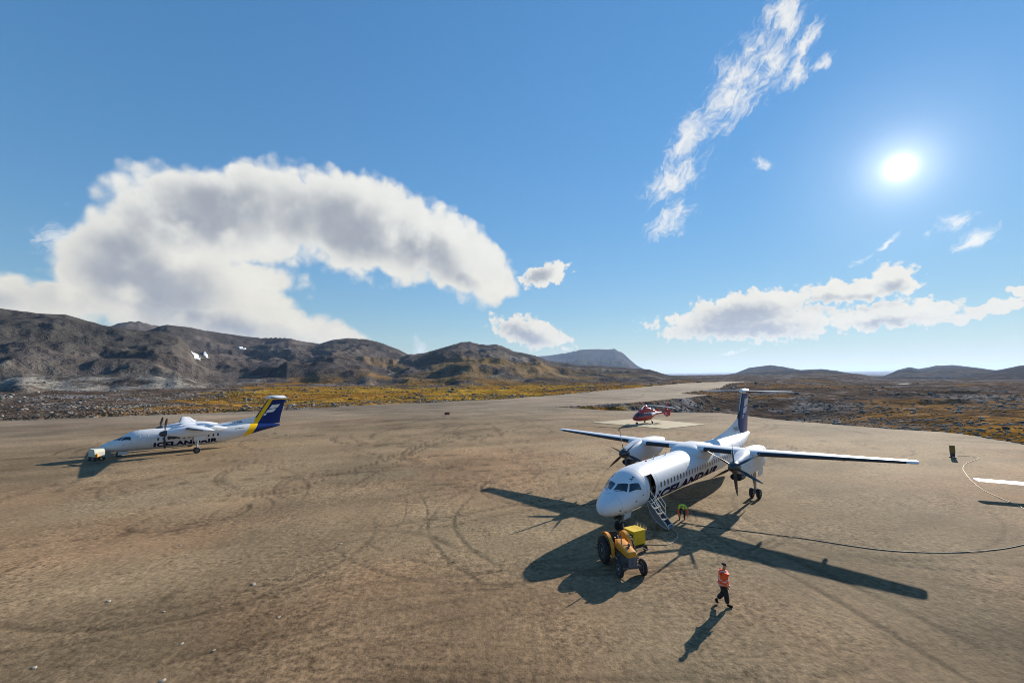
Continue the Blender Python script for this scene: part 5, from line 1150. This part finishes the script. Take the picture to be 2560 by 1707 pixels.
# ------------------------------------------------------------------ stones
def rock_template(seed):
    rr = random.Random(seed); bm = bmesh.new(); bmesh.ops.create_icosphere(bm, subdivisions=1, radius=1.0)
    for v in bm.verts: v.co *= rr.uniform(.7, 1.15); v.co.z *= .72
    V = np.array([v.co[:] for v in bm.verts]); F = np.array([[v.index for v in f.verts] for f in bm.faces]); bm.free(); return V, F
def mat_rock():
    m = bpy.data.materials.new('weathered_stone'); m.use_nodes = True; nt = NT(m.node_tree); b = m.node_tree.nodes['Principled BSDF']; b.inputs['Roughness'].default_value = .95; b.inputs['Specular IOR Level'].default_value = .1
    c = nt.new('ShaderNodeAttribute', {'attribute_name': 'Col'}).outputs['Color']; p = nt.new('ShaderNodeNewGeometry').outputs['Position']
    nt.set(b.inputs['Base Color'], nt.vmath('SCALE', c, scale=nt.math('ADD', .6, nt.math('MULTIPLY', nt.noise(p, 3, 4), .8)))); return m
M_ROCK = mat_rock(); M_STONE = mat('pale_stone', (.27, .235, .18), .9, var=.25, scale=4); M_BOULDER = mat('grey_boulder', (.17, .158, .14), .95, var=.35, scale=1.6, bump=.05)
def scatter_rocks(n=24000):
    az = np.radians(RNG.uniform(-53, 53, n * 3)); r = 1.0 / RNG.uniform(1 / 900, 1 / 75, n * 3)
    x = r * np.sin(az); y = r * np.cos(az); z, sd, sde, rid, tt, azd, rr = terrain(x, y)
    den = fbm(x, y, 26, 4, 61, .6); bank = np.exp(-((sd - 5) / 4) ** 2)
    keep = (sde > .8) & (RNG.uniform(0, 1, n * 3) < np.clip((den - .40) * 2.6 + bank * .7, .06, 1)) & (z > -20)
    x, y, z, r = x[keep][:n], y[keep][:n], z[keep][:n], r[keep][:n]; k = len(x)
    s = RNG.lognormal(-1.35, .5, k) * np.clip(r / 190, .6, 1.7); s = np.clip(s, .08, 1.3)
    V = []; F = []; C = []; tm = [rock_template(i) for i in range(5)]; o = 0
    ang = RNG.uniform(0, 6.28, k); tone = RNG.uniform(.06, .27, k); which = RNG.integers(0, 5, k)
    for w in range(5):
        idx = np.where(which == w)[0]; tv, tf = tm[w]; nv = len(tv)
        ca, sa = np.cos(ang[idx])[:, None], np.sin(ang[idx])[:, None]
        px = (tv[None, :, 0] * ca - tv[None, :, 1] * sa) * s[idx][:, None] * 1.25 + x[idx][:, None]; py = (tv[None, :, 0] * sa + tv[None, :, 1] * ca) * s[idx][:, None] + y[idx][:, None]; pz = tv[None, :, 2] * s[idx][:, None] * .8 + z[idx][:, None] + s[idx][:, None] * .15
        V.append(np.stack([px, py, pz], -1).reshape(-1, 3)); F.append((tf[None] + (np.arange(len(idx)) * nv)[:, None, None] + o).reshape(-1, 3)); o += nv * len(idx)
        t = np.repeat(tone[idx], nv); C.append(np.stack([t, t * .93, t * .83, np.ones_like(t)], 1))
    ob = mesh_np('loose_stones', np.concatenate(V), np.concatenate(F).ravel(), 3, M_ROCK, smooth=False, attrs={'Col': ('FLOAT_COLOR', np.concatenate(C))}); ob['kind'] = 'stuff'
    tag(ob, 'loose grey stones strewn over the moor and the runway banks', 'stones')
scatter_rocks()
def boulder_mesh(seed, mt):
    rr = random.Random(seed); bm = bmesh.new(); bmesh.ops.create_icosphere(bm, subdivisions=2, radius=1.0); ax = [Vector((rr.uniform(-1, 1), rr.uniform(-1, 1), rr.uniform(-.4, 1))).normalized() for _ in range(9)]
    for v in bm.verts:
        c = v.co.copy()
        for a in ax:
            dd = c.dot(a)
            if dd > .72: c -= a * (dd - .72)
        v.co = c * rr.uniform(.96, 1.04); v.co.z *= .75
    me = bpy.data.meshes.new('boulder'); bm.to_mesh(me); bm.free(); me.materials.append(mt); return me
bms = [boulder_mesh(i, M_BOULDER) for i in range(5)]; smsh = [boulder_mesh(20 + i, M_STONE) for i in range(3)]
rr = random.Random(3); edge = [(-126, 116), (-80, 141), (-56, 166), (-7, 207), (55, 280)]
for k in range(34):
    t = rr.random() * 3; i = int(t); f = t - i; px = edge[i][0] + (edge[i + 1][0] - edge[i][0]) * f - rr.uniform(0, 5); py = edge[i][1] + (edge[i + 1][1] - edge[i][1]) * f + rr.uniform(0, 6)
    o = bpy.data.objects.new('boulder', bms[k % 5]); COL.objects.link(o); s = rr.uniform(.35, .75); o.scale = (s * rr.uniform(1, 1.4), s, s * .8); o.location = (px, py, ground_z(px, py) + s * .22); o.rotation_euler = (0, 0, rr.uniform(0, 6.28))
    tag(o, 'grey boulder on the rocky bank along the far side of the runway', 'boulder', 'boulders along the runway bank')
STONES = [(-16.6, 15.9, .14), (-11.6, 15.2, .14), (-8.9, 14.2, .12), (-18.2, 20.4, .16), (-12.6, 21.9, .20), (-10.4, 27.0, .17), (-15.0, 19.5, .10), (-12.5, 17.2, .12), (-11.0, 16.8, .10), (-9.8, 19.0, .12), (-20, 27, .14), (-40, 78, .5), (-44, 82, .4), (-37, 90, .35), (4, 21, .08), (17, 33, .10), (29, 36, .12), (33, 27, .1)]
for k, (px, py, s) in enumerate(STONES):
    o = bpy.data.objects.new('stone', smsh[k % 3]); COL.objects.link(o); s *= .62; o.scale = (s * 1.4, s, s * .45); o.location = (px, py, gz(px, py) + s * .1); o.rotation_euler = (0, 0, rr.uniform(0, 6.28))
    tag(o, 'small pale stone lying loose on the bare gravel apron', 'stone', 'pale stones on the apron')

# ------------------------------------------------------------------ snow and ponds
M_SNOW = mat('old_snow', (.82, .82, .80), .8, var=.06, scale=.2, bump=.05)
def on_slope(az, el):
    rr_ = np.geomspace(250, 4000, 1500); x = rr_ * math.sin(R(az)); y = rr_ * math.cos(R(az)); z = terrain(x, y)[0]
    e = np.degrees(np.arctan2(z - CAM_H, rr_)); i = int(np.argmax(e > el)); return x[i], y[i], rr_[i]
def snow_patch(azc, daz, e0, e1, skew, lab, n=18):
    """an old drift lying in the fall line: azc/daz bearing and half width, e0..e1 its foot and head"""
    r0, r1 = on_slope(azc, e0)[2], on_slope(azc, e1)[2]; r1 = max(r1, r0 + 60)
    U, W = np.meshgrid(np.linspace(-1, 1, n), np.linspace(0, 1, n), indexing='ij')
    wd = np.sin(np.pi * np.clip(W * .86 + .10, 0, 1)) ** .6 * (1 + .25 * np.sin(W * 9 + azc)); A_ = np.radians(azc + U * daz * wd + skew * (W - .5)); rr_ = r0 + (r1 - r0) * W
    x = rr_ * np.sin(A_); y = rr_ * np.cos(A_); z = terrain(x.ravel(), y.ravel())[0].reshape(x.shape) + 3.0 * np.minimum(1, np.minimum(1 - np.abs(U), np.minimum(W, 1 - W) * 2) * 3) - .5
    F = [[i * n + j, (i + 1) * n + j, (i + 1) * n + j + 1, i * n + j + 1] for i in range(n - 1) for j in range(n - 1)]
    o = mesh_np('snow_patch', np.stack([x.ravel(), y.ravel(), z.ravel()], 1), np.array(F).ravel(), 4, M_SNOW); tag(o, lab, 'snow', 'old snow on the hillside', 'thing')
snow_patch(-36.1, .32, 2.3, 3.15, -.5, 'large white snow patch in the gully of the left hill')
snow_patch(-35.2, .18, 2.45, 2.8, -.3, 'small snow patch just right of the large one on the hill')
snow_patch(-31.9, .30, 3.4, 3.72, -.4, 'narrow snow patch high on the slope between the hill tops')
M_POND = bpy.data.materials.new('pond_water'); M_POND.use_nodes = True; _b = M_POND.node_tree.nodes['Principled BSDF']; _b.inputs['Base Color'].default_value = (.02, .025, .03, 1); _b.inputs['Roughness'].default_value = .08
for (px, py, rx, ry) in PONDS:
    m = MB(); n = 28; m.add([(px + rx * math.cos(2 * math.pi * k / n) * (1 + .15 * math.sin(3 * k)), py + ry * math.sin(2 * math.pi * k / n) * (1 + .12 * math.cos(5 * k)), -2.9) for k in range(n)], [tuple(range(n))])
    m.build('pond', M_POND, smooth=None)['kind'] = 'structure'

# ------------------------------------------------------------------ the air over the land
m = bpy.data.materials.new('thin_haze'); m.use_nodes = True; m.node_tree.nodes.clear(); nt = NT(m.node_tree)
vol = nt.new('ShaderNodeVolumePrincipled'); vol.inputs['Color'].default_value = (.48, .66, 1.0, 1); vol.inputs['Density'].default_value = 3.8e-5; vol.inputs['Anisotropy'].default_value = .25
out = nt.new('ShaderNodeOutputMaterial'); nt.set(out.inputs['Volume'], vol.outputs[0])
hz = MB().box((0, 0, 324), (84000, 84000, 752)).build('haze', m, smooth=None); hz['kind'] = 'stuff'; tag(hz, 'thin pale blue air over the far hills', 'haze')
